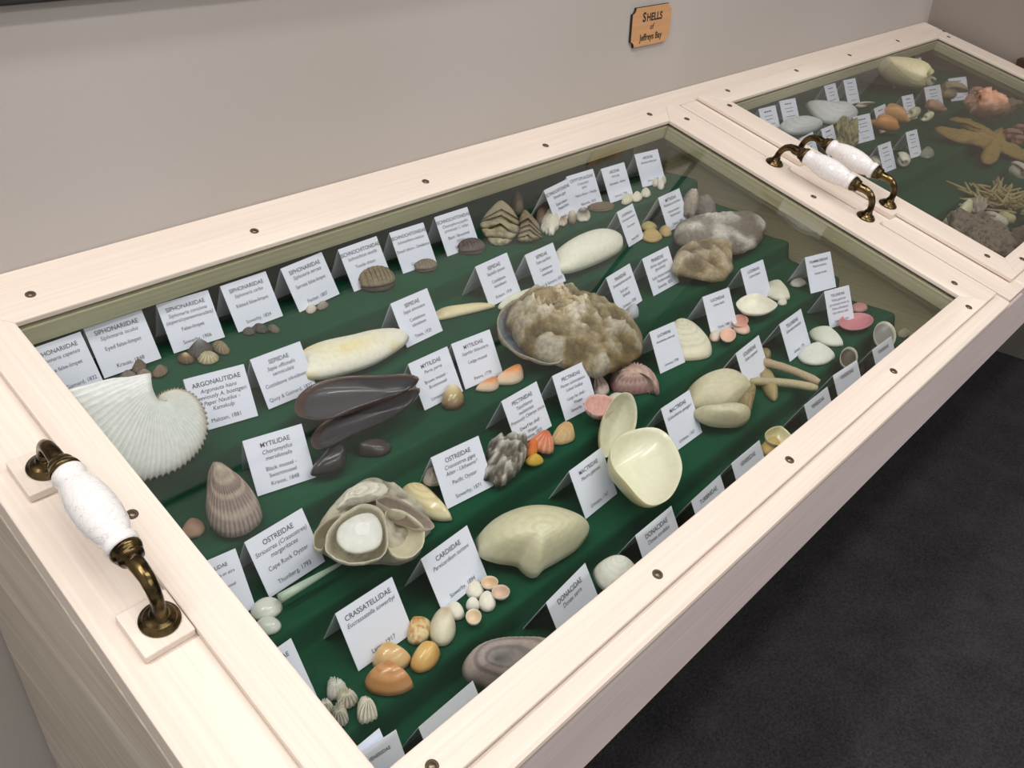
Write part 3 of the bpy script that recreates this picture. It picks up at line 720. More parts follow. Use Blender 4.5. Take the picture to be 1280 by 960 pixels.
def plane_for(mode, c, lift):
    """returns origin, normal (W)"""
    if mode == 'N':
        O = np.array([0, NOS[1], LEV[0] + 0.001 + lift]); return O, NPL
    if isinstance(mode, tuple):                      # ('V', base pixel, normal) standing / leaning piece
        k, q = stair_hit(mode[1]); return q + UPW * 0.001 + nrm(np.array(mode[2], float)) * lift, np.array(mode[2], float) / np.linalg.norm(mode[2])
    k = mode if isinstance(mode, int) and mode else stair_hit(c, lift)[0]
    return np.array([0, 0, LEV[k - 1] + 0.0012 + lift]), UPW
def W2B(q): return B(q[0], q[1], q[2])
def nrm(v): return v / np.linalg.norm(v)
def fnoise(P, sc, seed, oct_=3):
    return np.array([mnoise.fractal(Vector((a * sc + seed, b_ * sc - seed * 0.7, seed * 1.3)), 1.0, 2.0, oct_) for a, b_ in P])
def C3(c): return np.array(srgb(*c)[:3])
SHELLS_N = [0]
def shell(name, outline, umbo, H, col, mode='T', lift=0.0, cup=False, ribs=0, ribd=0.0, ribcol=None, bands=0, bandcol=None, rim=None,
          inner=None, rough=0.0, rscale=60, mat=None, ns=18, dome='valve', th=0.0012, parent=None, label=None, cat=None, group=None, edge=0.0, patch=None, spin=0.0, lam=0, skirt=True, tilt=None):
    """One valve / dome traced on its own support plane. outline & umbo in survey pixels, H height in u, colours sRGB 0-255."""
    SHELLS_N[0] += 1; seed = SHELLS_N[0] * 1.37
    outline = np.array(outline, float); nt_ = len(outline); c = outline.mean(0)
    O, n = plane_for(mode, c, lift + (H if cup else H * 0.15))
    P = np.array([hitplane(p, O, n) for p in outline]); U0 = hitplane(umbo, O, n)
    if mode == 'T' or isinstance(mode, int):
        k = stair_hit(c, lift)[0]; O, n = plane_for('T', c, lift + (H if cup else H * 0.15)); P = np.array([hitplane(p, O, n) for p in outline]); U0 = hitplane(umbo, O, n)
        if P[:, 1].min() < NOS[k - 1] + (0.0 if k > 1 else -1) - 0.002:
            O, n = plane_for('N', c, lift + (H if cup else H * 0.15)); P = np.array([hitplane(p, O, n) for p in outline]); U0 = hitplane(umbo, O, n)
    if dome == 'valve': U0 = U0 + 0.24 * (P.mean(0) - U0)
    base = n * (H if cup else H * 0.15)
    P = P - base; U0 = U0 - base
    cen = P.mean(0)
    e1 = nrm(np.cross(np.array([0, -1., 0]) if abs(n[1]) < 0.9 else np.array([0, 0, 1.]), n)); 
    if e1[0] < 0: e1 = -e1
    # in Blender coordinates
    exB = Vector((e1[0], -e1[1], e1[2])); nB = Vector((n[0], -n[1], n[2]))
    mw = frame(W2B(cen), exB, nB); inv = mw.inverted()
    loc = np.array([tuple((inv @ W2B(q)))[:2] for q in P]); u0 = np.array(tuple(inv @ W2B(U0))[:2])
    area2 = sum(loc[i][0] * loc[(i + 1) % nt_][1] - loc[(i + 1) % nt_][0] * loc[i][1] for i in range(nt_))
    if area2 < 0: loc = loc[::-1]
    Hm = H * S
    R = loc - u0; ell = np.hypot(R[:, 0], R[:, 1]); elln = ell / ell.max()
    svals = np.linspace(0, 1, ns + 1)[1:]
    ang = np.linspace(0, 1, nt_, endpoint=False)
    top = []; zt = []; cc = []
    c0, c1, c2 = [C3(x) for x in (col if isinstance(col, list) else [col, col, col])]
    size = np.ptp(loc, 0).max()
    for s_ in svals:
        q = u0 + R * s_
        if dome == 'valve':
            z = Hm * (1 - s_ ** 2.3) ** 0.62 * np.ones(nt_)
        elif dome == 'ell': z = Hm * np.full(nt_, math.sqrt(max(0, 1 - s_ ** 2.2)))
        elif dome == 'cone': z = Hm * 0.8 * np.full(nt_, (1 - s_ ** 1.3))
        elif dome == 'flat': z = Hm * np.full(nt_, (1 - s_ ** 8))
        z = z + 0.0002
        top.append(q); zt.append(z)
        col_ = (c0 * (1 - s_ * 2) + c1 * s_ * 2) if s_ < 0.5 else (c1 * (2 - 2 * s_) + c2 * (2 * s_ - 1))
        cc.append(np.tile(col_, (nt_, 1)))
    top = np.array(top); zt = np.array(zt); cc = np.array(cc)
    sv = svals[:, None]
    if ribs:
        rb = np.cos(2 * np.pi * ribs * ang)[None, :] * np.clip(sv * 2, 0, 1)
        zt = zt + rb * ribd * S
        if ribcol is not None:
            k = np.clip(-rb, 0, 1)[..., None] * 0.75; cc = cc * (1 - k) + C3(ribcol) * k
    if bands:
        bn = 0.5 + 0.5 * np.sin(2 * np.pi * bands * sv + 1.5 * np.sin(seed)); bn = np.clip((bn - 0.55) * 3, 0, 1) * np.ones((1, nt_))
        k = bn[..., None] * 0.6; cc = cc * (1 - k) + (C3(bandcol) if bandcol is not None else cc * 0.8) * k
    if lam:
        fr = (sv * lam + 0.25 * np.sin(2 * np.pi * ang * 3 + seed)[None, :]) % 1.0
        zt = zt + (fr - 0.5) * Hm * 0.16 * np.clip(1.3 - sv, 0.2, 1)
        cc = cc * (0.72 + 0.4 * fr[..., None])
    if rough or patch:
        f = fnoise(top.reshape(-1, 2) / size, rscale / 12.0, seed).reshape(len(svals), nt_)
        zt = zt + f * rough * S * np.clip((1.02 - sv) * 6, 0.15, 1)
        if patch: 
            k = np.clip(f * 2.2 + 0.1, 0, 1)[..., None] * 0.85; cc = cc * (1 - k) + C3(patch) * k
    if rough > 0.006: cc = cc * (1 - 0.5 * np.clip(-f * 2.4 - 0.1, 0, 1)[..., None])  # crevice shade painted in: hollows of rough shells get a darker colour
    if edge:
        e_ = 1 + edge * fnoise(loc / size, 5.0, seed + 5); top[-1] = u0 + R * e_[:, None]; top[-2] = u0 + R * svals[-2] * (1 + 0.8 * (e_[:, None] - 1))
    if rim is not None: cc[-1] = C3(rim); cc[-2] = 0.5 * (cc[-2] + C3(rim))
    zt = np.maximum(zt, 0.0002)
    zu = Hm * {'valve': 0.40 * 0.5, 'ell': 1, 'cone': 0.8, 'flat': 1}[dome]
    if dome == 'valve': zu = zt[0].mean()
    V = [(u0[0], u0[1], zu)]; CC = [c0]
    for i in range(ns):
        for j in range(nt_): V.append((top[i][j][0], top[i][j][1], zt[i][j])); CC.append(cc[i][j])
    # inner side
    nb = len(V); ci = C3(inner) if inner is not None else c1 * 0.9
    thm = th * S; q = 1 - 0.02
    V.append((u0[0], u0[1], max(zu - thm, 0.0001))); CC.append(ci)
    for i in range(ns):
        f_ = 1 if i == ns - 1 else 1
        for j in range(nt_):
            d = R[j] / (ell[j] + 1e-9) * min(thm * 0.9, ell[j] * 0.03)
            V.append((top[i][j][0] - d[0], top[i][j][1] - d[1], max(zt[i][j] - thm * (0.9 if i < ns - 1 else 0.5), 0.0)))
            cin = ci * (1.0 if i < ns - 2 else 1.04); CC.append(np.clip(cin, 0, 1) if rim is None or i < ns - 2 else C3(rim))
    F = []
    for j in range(nt_):
        j2 = (j + 1) % nt_
        F.append((0, 1 + j, 1 + j2)); F.append((nb, nb + 1 + j2, nb + 1 + j))
        for i in range(ns - 1):
            a = 1 + i * nt_; b_ = a + nt_
            F.append((a + j, b_ + j, b_ + j2, a + j2)); a += nb; b_ += nb; F.append((a + j, a + j2, b_ + j2, b_ + j))
        a = 1 + (ns - 1) * nt_; F.append((a + j, nb + a + j, nb + a + j2, a + j2))
    V = np.array(V)
    if cup:
        V[:, 2] = Hm + thm - V[:, 2]; F = [tuple(reversed(x)) for x in F]
    if tilt: pass
    me = pymesh(name, V, F, True, np.array(CC))
    o = link(name, me, parent, mw, mat or SATIN)
    if label: tag(o, label, cat or 'shell', group)
    return o
def ps(name, shape, c, L, W, ang, H, col, um=(0, 0.75), flip=1, n=48, **kw):
    return shell(name, pre_outline(shape, c, L, W, ang, n, flip), pre_pt(c, L, W, ang, um, flip), H, col, **kw)
def px_out(pts, n=72): return smooth_closed(pts, n)

# chiton: arched body of overlapping plates (parts) on a girdle
def chiton(c, L, W, ang, H, plates, girdle, label, chevron=0.3, nplates=8, group='chitons in the back row', line=None):
    O, n = plane_for('T', c, 0)
    a = math.radians(ang)
    pa = hitplane((c[0] - L / 2 * math.cos(a), c[1] + L / 2 * math.sin(a)), O, n); pb = hitplane((c[0] + L / 2 * math.cos(a), c[1] - L / 2 * math.sin(a)), O, n)
    pc_ = hitplane((c[0] - W / 2 * math.sin(a), c[1] - W / 2 * math.cos(a)), O + n * H * 0.3, n); pd = hitplane((c[0] + W / 2 * math.sin(a), c[1] + W / 2 * math.cos(a)), O + n * H * 0.1, n)
    ax = nrm(pb - pa); Lw = np.linalg.norm(pb - pa) * S; mid = (pa + pb) / 2
    perp = np.cross(n, ax); Ww = abs(np.dot(pc_ - pd, perp)) * S; Ww = min(max(Ww, Lw * 0.4), Lw * 1.1); Hm = H * S
    mw = frame(W2B(mid), Vector((ax[0], -ax[1], ax[2])), Vector((0, 0, 1)))
    root = empty('chiton', W2B(mid)); tag(root, label, 'chiton', group)
    # girdle
    V = []; F = []; nn = 28
    for (f_, z) in ((0.98, 0), (1.0, 0.08), (0.94, 0.2), (0.8, 0.34)):
        for j in range(nn):
            t = 2 * math.pi * j / nn; V.append((Lw / 2 * f_ * math.cos(t), Ww / 2 * f_ * math.sin(t), Hm * z))
    for i in range(3):
        for j in range(nn): F.append((i * nn + j, i * nn + (j + 1) % nn, (i + 1) * nn + (j + 1) % nn, (i + 1) * nn + j))
    F.append(tuple(range(nn - 1, -1, -1))); F.append(tuple(3 * nn + i for i in range(nn)))
    link('girdle', pymesh('girdle', V, F, True, np.tile(C3(girdle), (len(V), 1))), root, mw, ROUGH)
    dx = Lw * 0.93 / nplates
    for k in range(nplates):
        x0 = -Lw * 0.465 + dx * k; m = 14; V = []; F = []; CC = []
        for i, (fx, dz) in enumerate(((-0.12, -0.06), (0.25, 0.0), (0.95, 0.07), (1.12, 0.05), (1.10, -0.05))):
            for j in range(m + 1):
                v = -1 + 2 * j / m; xx = x0 + dx * (fx + chevron * 2.2 * (1 - abs(v)) * (1 if i else 0.8)) - dx * chevron
                e = max(0.05, 1 - (2 * xx / Lw * 0.98) ** 2) ** 0.5
                V.append((xx, Ww / 2 * 0.92 * e * v, Hm * (0.22 + e * (0.78 + dz) * (1 - abs(v) ** 1.7 * 0.86))))
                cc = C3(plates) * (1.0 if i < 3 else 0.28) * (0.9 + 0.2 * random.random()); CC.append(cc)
        for i in range(4):
            for j in range(m): q = i * (m + 1) + j; F.append((q, q + m + 1, q + m + 2, q + 1))
        me = pymesh('plate', V, [tuple(reversed(f)) for f in F], True, np.array(CC))
        o = link('plate', me, root, mw, ROUGH); so = o.modifiers.new('t', 'SOLIDIFY'); so.thickness = Hm * 0.06
    return root
def ribtube(name, pts3, radii, col, mat, n=12, parent=None, noise=0.0, caps=True):
    """tube through W points (u)"""
    P = [W2B(p) for p in pts3]; c = sum(P, Vector()) / len(P)
    v, f = tube([p - c for p in P], [r_ * S for r_ in radii], n)
    V = np.array([tuple(x) for x in v]); cols = np.zeros((len(V), 3)); m = len(P)
    if isinstance(col, list):
        a, b_ = C3(col[0]), C3(col[1])
        for i in range(m): cols[i * n:(i + 1) * n] = a * (1 - i / (m - 1)) + b_ * i / (m - 1)
    else: cols[:] = C3(col)
    if noise:
        for i in range(len(V)):
            V[i] += np.array(mnoise.noise_vector(Vector(V[i]) * 300)) * noise * S
    return link(name, pymesh(name, V, f, True, cols), parent, Matrix.Translation(c), mat)
# helico-spiral snail / whelk
def snail(name, c, L, ang, W=0.6, whorls=4.0, col=((220, 210, 190), (235, 228, 210)), mode='T', lift=0, mat=None, label=None, group=None, knobs=0, knobh=0.0, ribs=0, ap=(225, 190, 170), cat='shell', spire=0.5, roll=2.3, nz=0.0):
    """apex at the -x end, ang in the survey picture, L pixel length"""
    O, n = plane_for(mode, c, lift)
    a = math.radians(ang)
    pa = hitplane((c[0] - L / 2 * math.cos(a), c[1] + L / 2 * math.sin(a)), O + n * 0.01, n); pb = hitplane((c[0] + L / 2 * math.cos(a), c[1] - L / 2 * math.sin(a)), O + n * 0.01, n)
    ax = nrm(pb - pa); mid = (pa + pb) / 2 - n * 0.01; ppu = FPX / np.dot(mid - CAMW, RW[:, 2]); Lw = min(np.linalg.norm(pb - pa), 1.35 * L / ppu) * S; Wm = W * L / ppu * S
    T = whorls * 2 * math.pi; nt_ = int(whorls * 26); nf = 20
    kk = math.log(0.04 if spire > 0.3 else 0.12) / T
    V = []; CC = []; F = []
    ca, cb = C3(col[0]), C3(col[1])
    for i in range(nt_ + 1):
        t = T * i / nt_; g = math.exp(kk * (T - t)); ph0 = t
        for j in range(nf):
            ph = 2 * math.pi * j / nf
            kn = 1.0
            if knobs: kn += knobh * max(0, math.cos(t * knobs)) ** 2 * max(0, math.cos(ph - 0.9)) ** 2
            if ribs: kn += 0.03 * math.cos(ribs * ph)
            r_ = g * (0.52 + 0.48 * math.cos(ph) * kn) * 0.5
            zz = g * (spire * 0.95 + (1 - spire) * 0.75 * math.sin(ph) * -1 * (1.25 if math.sin(ph) < 0 else 0.8) * kn)
            V.append((zz, r_ * math.cos(ph0), r_ * math.sin(ph0)))
            m_ = 0.5 + 0.5 * math.sin(5 * t + 2 * math.sin(ph * 2)); CC.append(ca * m_ + cb * (1 - m_))
    for i in range(nt_):
        for j in range(nf): q = i * nf + j; q2 = i * nf + (j + 1) % nf; F.append((q, q2, q2 + nf, q + nf))
    # recessed aperture
    last = nt_ * nf; ctr = np.mean([V[last + j] for j in range(nf)], 0); b0 = len(V)
    for j in range(nf):
        p = np.array(V[last + j]) * 0.75 + ctr * 0.25; V.append(tuple(p)); CC.append(C3(ap))
    back = np.array(V[(nt_ - 4) * nf: (nt_ - 3) * nf]).mean(0); V.append(tuple(back)); CC.append(C3(ap) * 0.5)
    for j in range(nf):
        j2 = (j + 1) % nf; F.append((last + j, last + j2, b0 + j2, b0 + j)); F.append((b0 + j, b0 + j2, b0 + nf))
    V = np.array(V); x0, x1 = V[:, 0].min(), V[:, 0].max(); V[:, 0] -= (x0 + x1) / 2; V[:, 0] *= Lw / (x1 - x0)
    w = max(np.ptp(V[:, 1]), np.ptp(V[:, 2])); V[:, 1:] *= Wm / w
    if nz:
        for i in range(len(V)): V[i] += np.array(mnoise.noise_vector(Vector(V[i]) * 110)) * nz * S
    cr, sr = math.cos(roll), math.sin(roll); y, z = V[:, 1].copy(), V[:, 2].copy(); V[:, 1] = y * cr - z * sr; V[:, 2] = y * sr + z * cr
    V[:, 1] -= (V[:, 1].max() + V[:, 1].min()) / 2; V[:, 2] -= V[:, 2].min()
    mw = frame(W2B(mid), Vector((ax[0], -ax[1], ax[2])), Vector((n[0], -n[1], n[2])))
    o = link(name, pymesh(name, V, F, True, np.array(CC)), None, mw, mat or SATIN)
    if label: tag(o, label, cat, group)
    return o
def blob(name, c, L, W, ang, H, col, label, cat, mode='T', rough=0.3, pits=0, mat=None, rs=4, group=None, nseg=56, pitcol=None):
    """closed lumpy mass resting on the cloth"""
    O, n = plane_for(mode, c, H * 0.4)
    out = pre_outline('rock', c, L, W, ang, nseg); P = np.array([hitplane(p, O, n) for p in out]) - n * H * 0.4
    cen = P.mean(0); nB = Vector((n[0], -n[1], n[2])); mw = frame(W2B(cen), XB, nB); inv = mw.inverted()
    loc = np.array([tuple(inv @ W2B(q))[:2] for q in P]); V = []; F = []; CC = []; m = 26
    for i in range(1, m):
        th = math.pi * i / m
        for j in range(nseg):
            x, y = loc[j] * math.sin(th) ** 0.8; z = H * S * (0.5 + 0.5 * math.cos(th))
            d = 1 + rough * mnoise.fractal(Vector((x, y, z)) / (H * S) * rs * 0.5 + Vector((c[0], 0, 0)), 1.0, 2.0, 3)
            pt = 0
            if pits:
                pt = mnoise.cell(Vector((x, y, z)) / (H * S) * pits) ; pt = max(0, mnoise.noise(Vector((x, y, z)) / (H * S) * pits) - 0.12) * 2
                d -= 0.12 * pt
            V.append((x * d, y * d, max(z * d, 0.0))); k = min(1, pt * 3)
            CC.append(C3(col) * (1 - k) + (C3(pitcol) if pitcol else C3(col)) * k)
    V.append((0, 0, H * S)); CC.append(C3(col)); V.append((0, 0, 0)); CC.append(C3(col)); tp, bt = len(V) - 2, len(V) - 1
    for i in range(m - 2):
        for j in range(nseg): q = i * nseg + j; q2 = i * nseg + (j + 1) % nseg; F.append((q, q + nseg, q2 + nseg, q2))
    for j in range(nseg):
        F.append((tp, j, (j + 1) % nseg)); a = (m - 2) * nseg; F.append((bt, a + (j + 1) % nseg, a + j))
    o = link(name, pymesh(name, V, F, True, np.array(CC)), None, mw, mat or ROUGH)
    return tag(o, label, cat, group)

# ================================================================== things in the near compartment
random.seed(11)
# --- paper nautilus: coiled, ribbed, keeled shell leaning on the first steps
def argonaut():
    Cc = (208, 503)                                  # coil centre in the survey
    n = nrm(np.array([-0.20, 0.70, 1.0])); O = np.array([0.0, NOS[1], LEV[0] + 0.055])
    # outline radius (pixels) by direction angle (deg, counter-clockwise from right)
    ang_r = [(-200, 6), (-160, 9), (-90, 12), (-20, 16), (30, 17), (90, 17)]
    # keel path in pixels from inner whorl round to the hidden aperture edge
    keel = [(196, 500), (200, 494), (210, 489), (222, 487), (236, 491), (248, 501), (256, 517), (258, 537), (252, 556), (240, 571), (222, 585), (200, 594), (176, 600), (148, 601), (112, 594), (78, 574), (50, 540), (40, 505)]
    core = [(206, 503), (206, 502), (207, 502), (208, 502), (209, 502), (209, 503), (209, 504), (208, 504), (207, 505), (205, 505), (202, 505), (199, 505), (197, 503), (195, 500), (193, 496), (191, 490), (190, 482), (189, 474)]
    def dens(pts, per=14):
        P = np.array(pts, float); P = np.vstack([2 * P[0] - P[1], P, 2 * P[-1] - P[-2]]); out = []
        for i in range(1, len(P) - 2):
            for j in range(per):
                t = j / per; a, b_, c_, d = P[i - 1], P[i], P[i + 1], P[i + 2]
                out.append(0.5 * ((2 * b_) + (-a + c_) * t + (2 * a - 5 * b_ + 4 * c_ - d) * t * t + (-a + 3 * b_ - 3 * c_ + d) * t ** 3))
        out.append(P[-2]); return np.array(out)
    K, Q = dens(keel), dens(core); m = len(K); nw = 16
    Kp = np.array([hitplane(p, O, n) for p in K]); Qp = np.array([hitplane(p, O, n) for p in Q])
    cen = Qp.mean(0); nB = Vector((n[0], -n[1], n[2])); mw = frame(W2B(cen), XB, nB); inv = mw.inverted()
    k2 = np.array([tuple(inv @ W2B(q))[:2] for q in Kp]); q2 = np.array([tuple(inv @ W2B(q))[:2] for q in Qp])
    V = []; F = []; CC = []
    wh, cr, br = C3((212, 216, 214)), C3((224, 216, 190)), C3((140, 104, 60))
    for i in range(m):
        f = i / (m - 1); thick = (0.004 + 0.040 * f) * S
        for side in (1, -1):
            for j in range(nw + 1):
                v = j / nw; lag = int(round((1 - v) * 0)); 
                sw = 0.55 * v * (1 - v)              # ribs sweep forward
                p = q2[i] * (1 - v) + k2[min(m - 1, i)] * v
                prof = math.sqrt(max(0.0, 1 - (abs(v - 0.35) / 0.65) ** 2.2)) if v > 0.35 else 0.75 + 0.25 * v / 0.35
                rib = 0.0008 * S * math.cos(2 * math.pi * (i / 4.6 + sw * 7 + v * 1.2)) * min(1, v * 4) * (0.5 + 1.2 * f)
                z = side * (thick * prof * 0.5 + rib * (1 if v < 0.98 else 0))
                if v >= 0.97:
                    z = side * 0.0016 * S * (1 + f); nod = max(0, math.cos(2 * math.pi * i / 4.6)) * 0.0030 * S
                    dirv = (k2[i] - q2[i]); dirv = dirv / (np.linalg.norm(dirv) + 1e-9); p = p + dirv * nod
                V.append((p[0], p[1], z))
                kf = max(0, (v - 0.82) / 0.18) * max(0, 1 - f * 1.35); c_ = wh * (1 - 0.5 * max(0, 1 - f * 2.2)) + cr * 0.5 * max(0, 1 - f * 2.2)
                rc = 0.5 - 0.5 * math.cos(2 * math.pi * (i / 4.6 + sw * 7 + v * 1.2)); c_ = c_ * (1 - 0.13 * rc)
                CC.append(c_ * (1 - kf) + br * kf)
    row = 2 * (nw + 1)
    for i in range(m - 1):
        a = i * row; b_ = a + row
        for j in range(nw):
            F.append((a + j, b_ + j, b_ + j + 1, a + j + 1)); o1 = nw + 1; F.append((a + o1 + j, a + o1 + j + 1, b_ + o1 + j + 1, b_ + o1 + j))
        F.append((a + nw, b_ + nw, b_ + row - 1, a + row - 1))
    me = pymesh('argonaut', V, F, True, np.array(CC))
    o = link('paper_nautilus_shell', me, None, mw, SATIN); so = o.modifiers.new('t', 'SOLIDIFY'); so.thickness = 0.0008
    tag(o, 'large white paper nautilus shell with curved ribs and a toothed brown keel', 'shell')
argonaut()

GL = 'limpets in the back row'; W1, W2, W3 = (214, 208, 192), (226, 222, 208), (236, 233, 222)
def limpet(c, L, W, ang, H, col, label, ribs=14, ribcol=None, group=GL):
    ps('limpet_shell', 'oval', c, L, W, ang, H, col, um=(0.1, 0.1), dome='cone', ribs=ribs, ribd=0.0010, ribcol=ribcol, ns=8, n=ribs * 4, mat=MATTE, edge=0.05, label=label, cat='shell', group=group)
limpet((174, 458), 19, 13, 25, .014, [(112, 96, 82), (120, 104, 90), (96, 82, 70)], 'brown limpet at the top of the pile above the paper nautilus')
limpet((200, 464), 21, 12, 20, .012, [(128, 110, 92), (120, 102, 84), (104, 88, 72)], 'brown oval limpet on the right above the paper nautilus')
limpet((180, 469), 22, 12, 10, .012, [(150, 136, 118), (140, 124, 106), (120, 104, 88)], 'pale tan limpet touching the top of the paper nautilus')
limpet((160, 470), 22, 11, 10, .012, [(110, 104, 98), (128, 120, 112), (100, 92, 84)], 'grey limpet half behind the paper nautilus')
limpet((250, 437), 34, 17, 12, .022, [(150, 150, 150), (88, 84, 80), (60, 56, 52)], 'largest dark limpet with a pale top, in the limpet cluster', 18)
limpet((232, 448), 22, 12, -5, .012, [(220, 196, 160), (120, 92, 62), (70, 58, 46)], 'small limpet with an orange and white eye mark', 12)
limpet((260, 447), 28, 15, 5, .013, [(150, 140, 110), (196, 188, 156), (150, 140, 108)], 'striped yellow-grey limpet in front of the cluster', 12, (90, 80, 58))
limpet((276, 434), 24, 14, -25, .013, [(140, 124, 96), (150, 134, 104), (110, 96, 72)], 'striped brown limpet on the right of the cluster', 12, (80, 66, 46))
limpet((311, 414), 17, 8, 5, .009, [(110, 104, 96), (84, 80, 74), (70, 66, 60)], 'tiny dark limpet below the fourth card of the back row', 10)
limpet((325, 410), 20, 10, -10, .010, [(90, 86, 82), (70, 66, 62), (60, 58, 52)], 'tiny black limpet in the middle of three below the fourth card', 10)
limpet((342, 411), 16, 8, -15, .009, [(120, 112, 96), (110, 102, 88), (90, 84, 70)], 'tiny grey-brown limpet right of three below the fourth card', 10)
limpet((389, 386), 14, 10, 20, .009, [(232, 228, 220), (206, 198, 186), (180, 170, 156)], 'tiny white limpet below the fifth card', 10)
limpet((403, 382), 16, 8, 20, .010, [(190, 180, 166), (150, 140, 126), (120, 110, 98)], 'tiny speckled limpet right of the tiny white one', 10)
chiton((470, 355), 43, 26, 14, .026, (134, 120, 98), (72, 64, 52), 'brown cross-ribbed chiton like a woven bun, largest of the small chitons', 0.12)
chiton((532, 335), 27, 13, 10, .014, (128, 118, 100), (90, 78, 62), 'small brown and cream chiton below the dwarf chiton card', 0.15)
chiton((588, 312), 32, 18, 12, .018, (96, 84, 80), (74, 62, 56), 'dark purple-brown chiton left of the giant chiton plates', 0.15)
chiton((751, 260), 31, 11, 8, .010, (112, 96, 74), (120, 104, 78), 'flat brown oval chiton right of the white fragments', 0.15)
# --- giant chitons: stacked arched chevron plates
def giant(curves, base, n_w, label, tones):
    """curves: pixel polylines from the top outline down; plate i lies between curve i and i+1"""
    k, q = stair_hit(base); root = empty('giant_chiton', W2B(q)); tag(root, label, 'chiton', 'giant chitons in the back row'); m = len(curves) - 1
    for i in range(m):
        up_ = curves[max(0, i - (1 if i else 0))] if i else curves[0]
        top_ = [((a[0] + b_[0]) / 2, (a[1] + b_[1]) / 2) for a, b_ in zip(curves[i], curves[i])]
        lo = curves[i + 1]; out = list(top_) + [(x, y) for x, y in reversed(lo)]
        P = np.array(out, float); c = P.mean(0)
        shell('plate', smooth_closed(out, 64), tuple(c), .010, [tones[i % len(tones)]] * 3, mode=('V', base, n_w), lift=.004 + .0042 * (m - 1 - i), dome='ell', rim=(58, 48, 38), mat=MATTE, rough=.0012, rscale=90, patch=(140, 128, 102), ns=12, th=.004, parent=root)
def cr(pts, s_=6.4, o_=(580, 230)): return [(o_[0] + x / s_, o_[1] + y / s_) for x, y in pts]
giant([cr([(170, 240), (215, 190), (255, 150), (300, 128), (345, 155), (395, 205), (430, 262)]), cr([(140, 290), (200, 225), (250, 185), (300, 168), (350, 190), (405, 250), (443, 290)]), cr([(132, 300), (190, 292), (240, 262), (298, 228), (345, 262), (400, 320), (445, 330)]),
       cr([(130, 350), (190, 360), (245, 338), (290, 322), (335, 342), (385, 395), (440, 390)]), cr([(165, 425), (210, 432), (255, 430), (300, 434), (340, 450), (375, 446), (412, 428)]), cr([(180, 440), (210, 480), (245, 498), (290, 502), (335, 492), (365, 478), (385, 455)])],
      (625, 305), (-.62, .62, .62), 'large giant chiton of stacked cream plates with dark chevron edges', [(150, 138, 110), (158, 146, 118), (176, 166, 134), (184, 174, 142), (190, 182, 148)])
giant([cr([(435, 290), (450, 250), (470, 215), (490, 202), (525, 232), (565, 275), (600, 320)]), cr([(440, 320), (462, 290), (485, 265), (510, 262), (545, 300), (580, 345), (612, 380)]), cr([(440, 360), (465, 335), (490, 312), (515, 305), (550, 340), (590, 385), (622, 415)]),
       cr([(430, 400), (460, 378), (490, 350), (520, 345), (555, 380), (595, 425), (628, 435)]), cr([(420, 432), (450, 430), (480, 400), (505, 402), (535, 440), (565, 452), (588, 450)]), cr([(430, 452), (450, 462), (475, 466), (500, 466), (520, 466), (535, 464), (545, 458)])],
      (664, 303), (-.62, .62, .62), 'smaller giant chiton of stacked tan chevron plates, on the right', [(132, 116, 92), (140, 124, 98), (148, 132, 104), (160, 144, 114), (176, 162, 130)])
ps('chiton_plate', 'rock', (647, 259), 16, 16, 30, .030, (120, 108, 86), mat=ROUGH, rough=.003, label='dark brown loose chiton plate behind the two giant chitons', cat='chiton plate', group='loose chiton plates')
ps('chiton_plate', 'fan', (680, 268), 24, 18, 20, .026, [(140, 120, 96), (128, 108, 86), (118, 100, 80)], mat=MATTE, rough=.002, label='brown loose plate left of the frilly white plate', cat='chiton plate', group='loose chiton plates', mode=1)
ps('chiton_plate', 'rock', (688, 279), 24, 30, -25, .020, [(226, 222, 206), (214, 208, 190), (236, 232, 220)], mat=MATTE, rough=.004, edge=.25, label='frilly white loose plate', cat='chiton plate', group='loose chiton plates')
ps('chiton_plate', 'rock', (702, 276), 15, 12, 0, .010, [(150, 118, 84), (120, 92, 66), (210, 200, 180)], mat=MATTE, rough=.002, label='brown and white loose plate beside the frilly white plate', cat='chiton plate', group='loose chiton plates')
ps('chiton_plate', 'rock', (715, 273), 12, 14, 0, .012, [(220, 214, 196), (190, 180, 160), (90, 80, 66)], mat=MATTE, rough=.002, label='white humped loose plate in the middle of the small fragments', cat='chiton plate', group='loose chiton plates')
ps('chiton_plate', 'rock', (729, 270), 19, 13, 15, .013, [(222, 218, 202), (70, 60, 50), (220, 214, 198)], mat=MATTE, rough=.002, label='black and white loose plate left of the flat brown chiton', cat='chiton plate', group='loose chiton plates')
GA = 'small ark shells in the back row'
for (c, L, W_, a_, cl, lb) in [((784, 250), 16, 9, 20, (214, 212, 186), 'small cream ark shell leftmost of the back row group'), ((796, 247), 14, 9, 10, (226, 222, 200), 'small white ark shell in the middle of the back row group'),
    ((807, 242), 13, 8, 0, (220, 218, 196), 'small pale ark shell on the right of the back row group'), ((819, 229), 8, 8, 0, (214, 206, 192), 'tiny round pale shell left below the last back-row card'),
    ((826, 232), 9, 9, 0, (226, 222, 212), 'tiny round white shell in the middle below the last back-row card'), ((829, 226), 8, 8, 0, (200, 190, 176), 'tiny round greyish shell on the right below the last back-row card')]:
    ps('ark_shell', 'clam', c, L, W_, a_, .010, cl, ns=8, n=32, ribs=8, ribd=.0006, mat=MATTE, label=lb, group=GA)
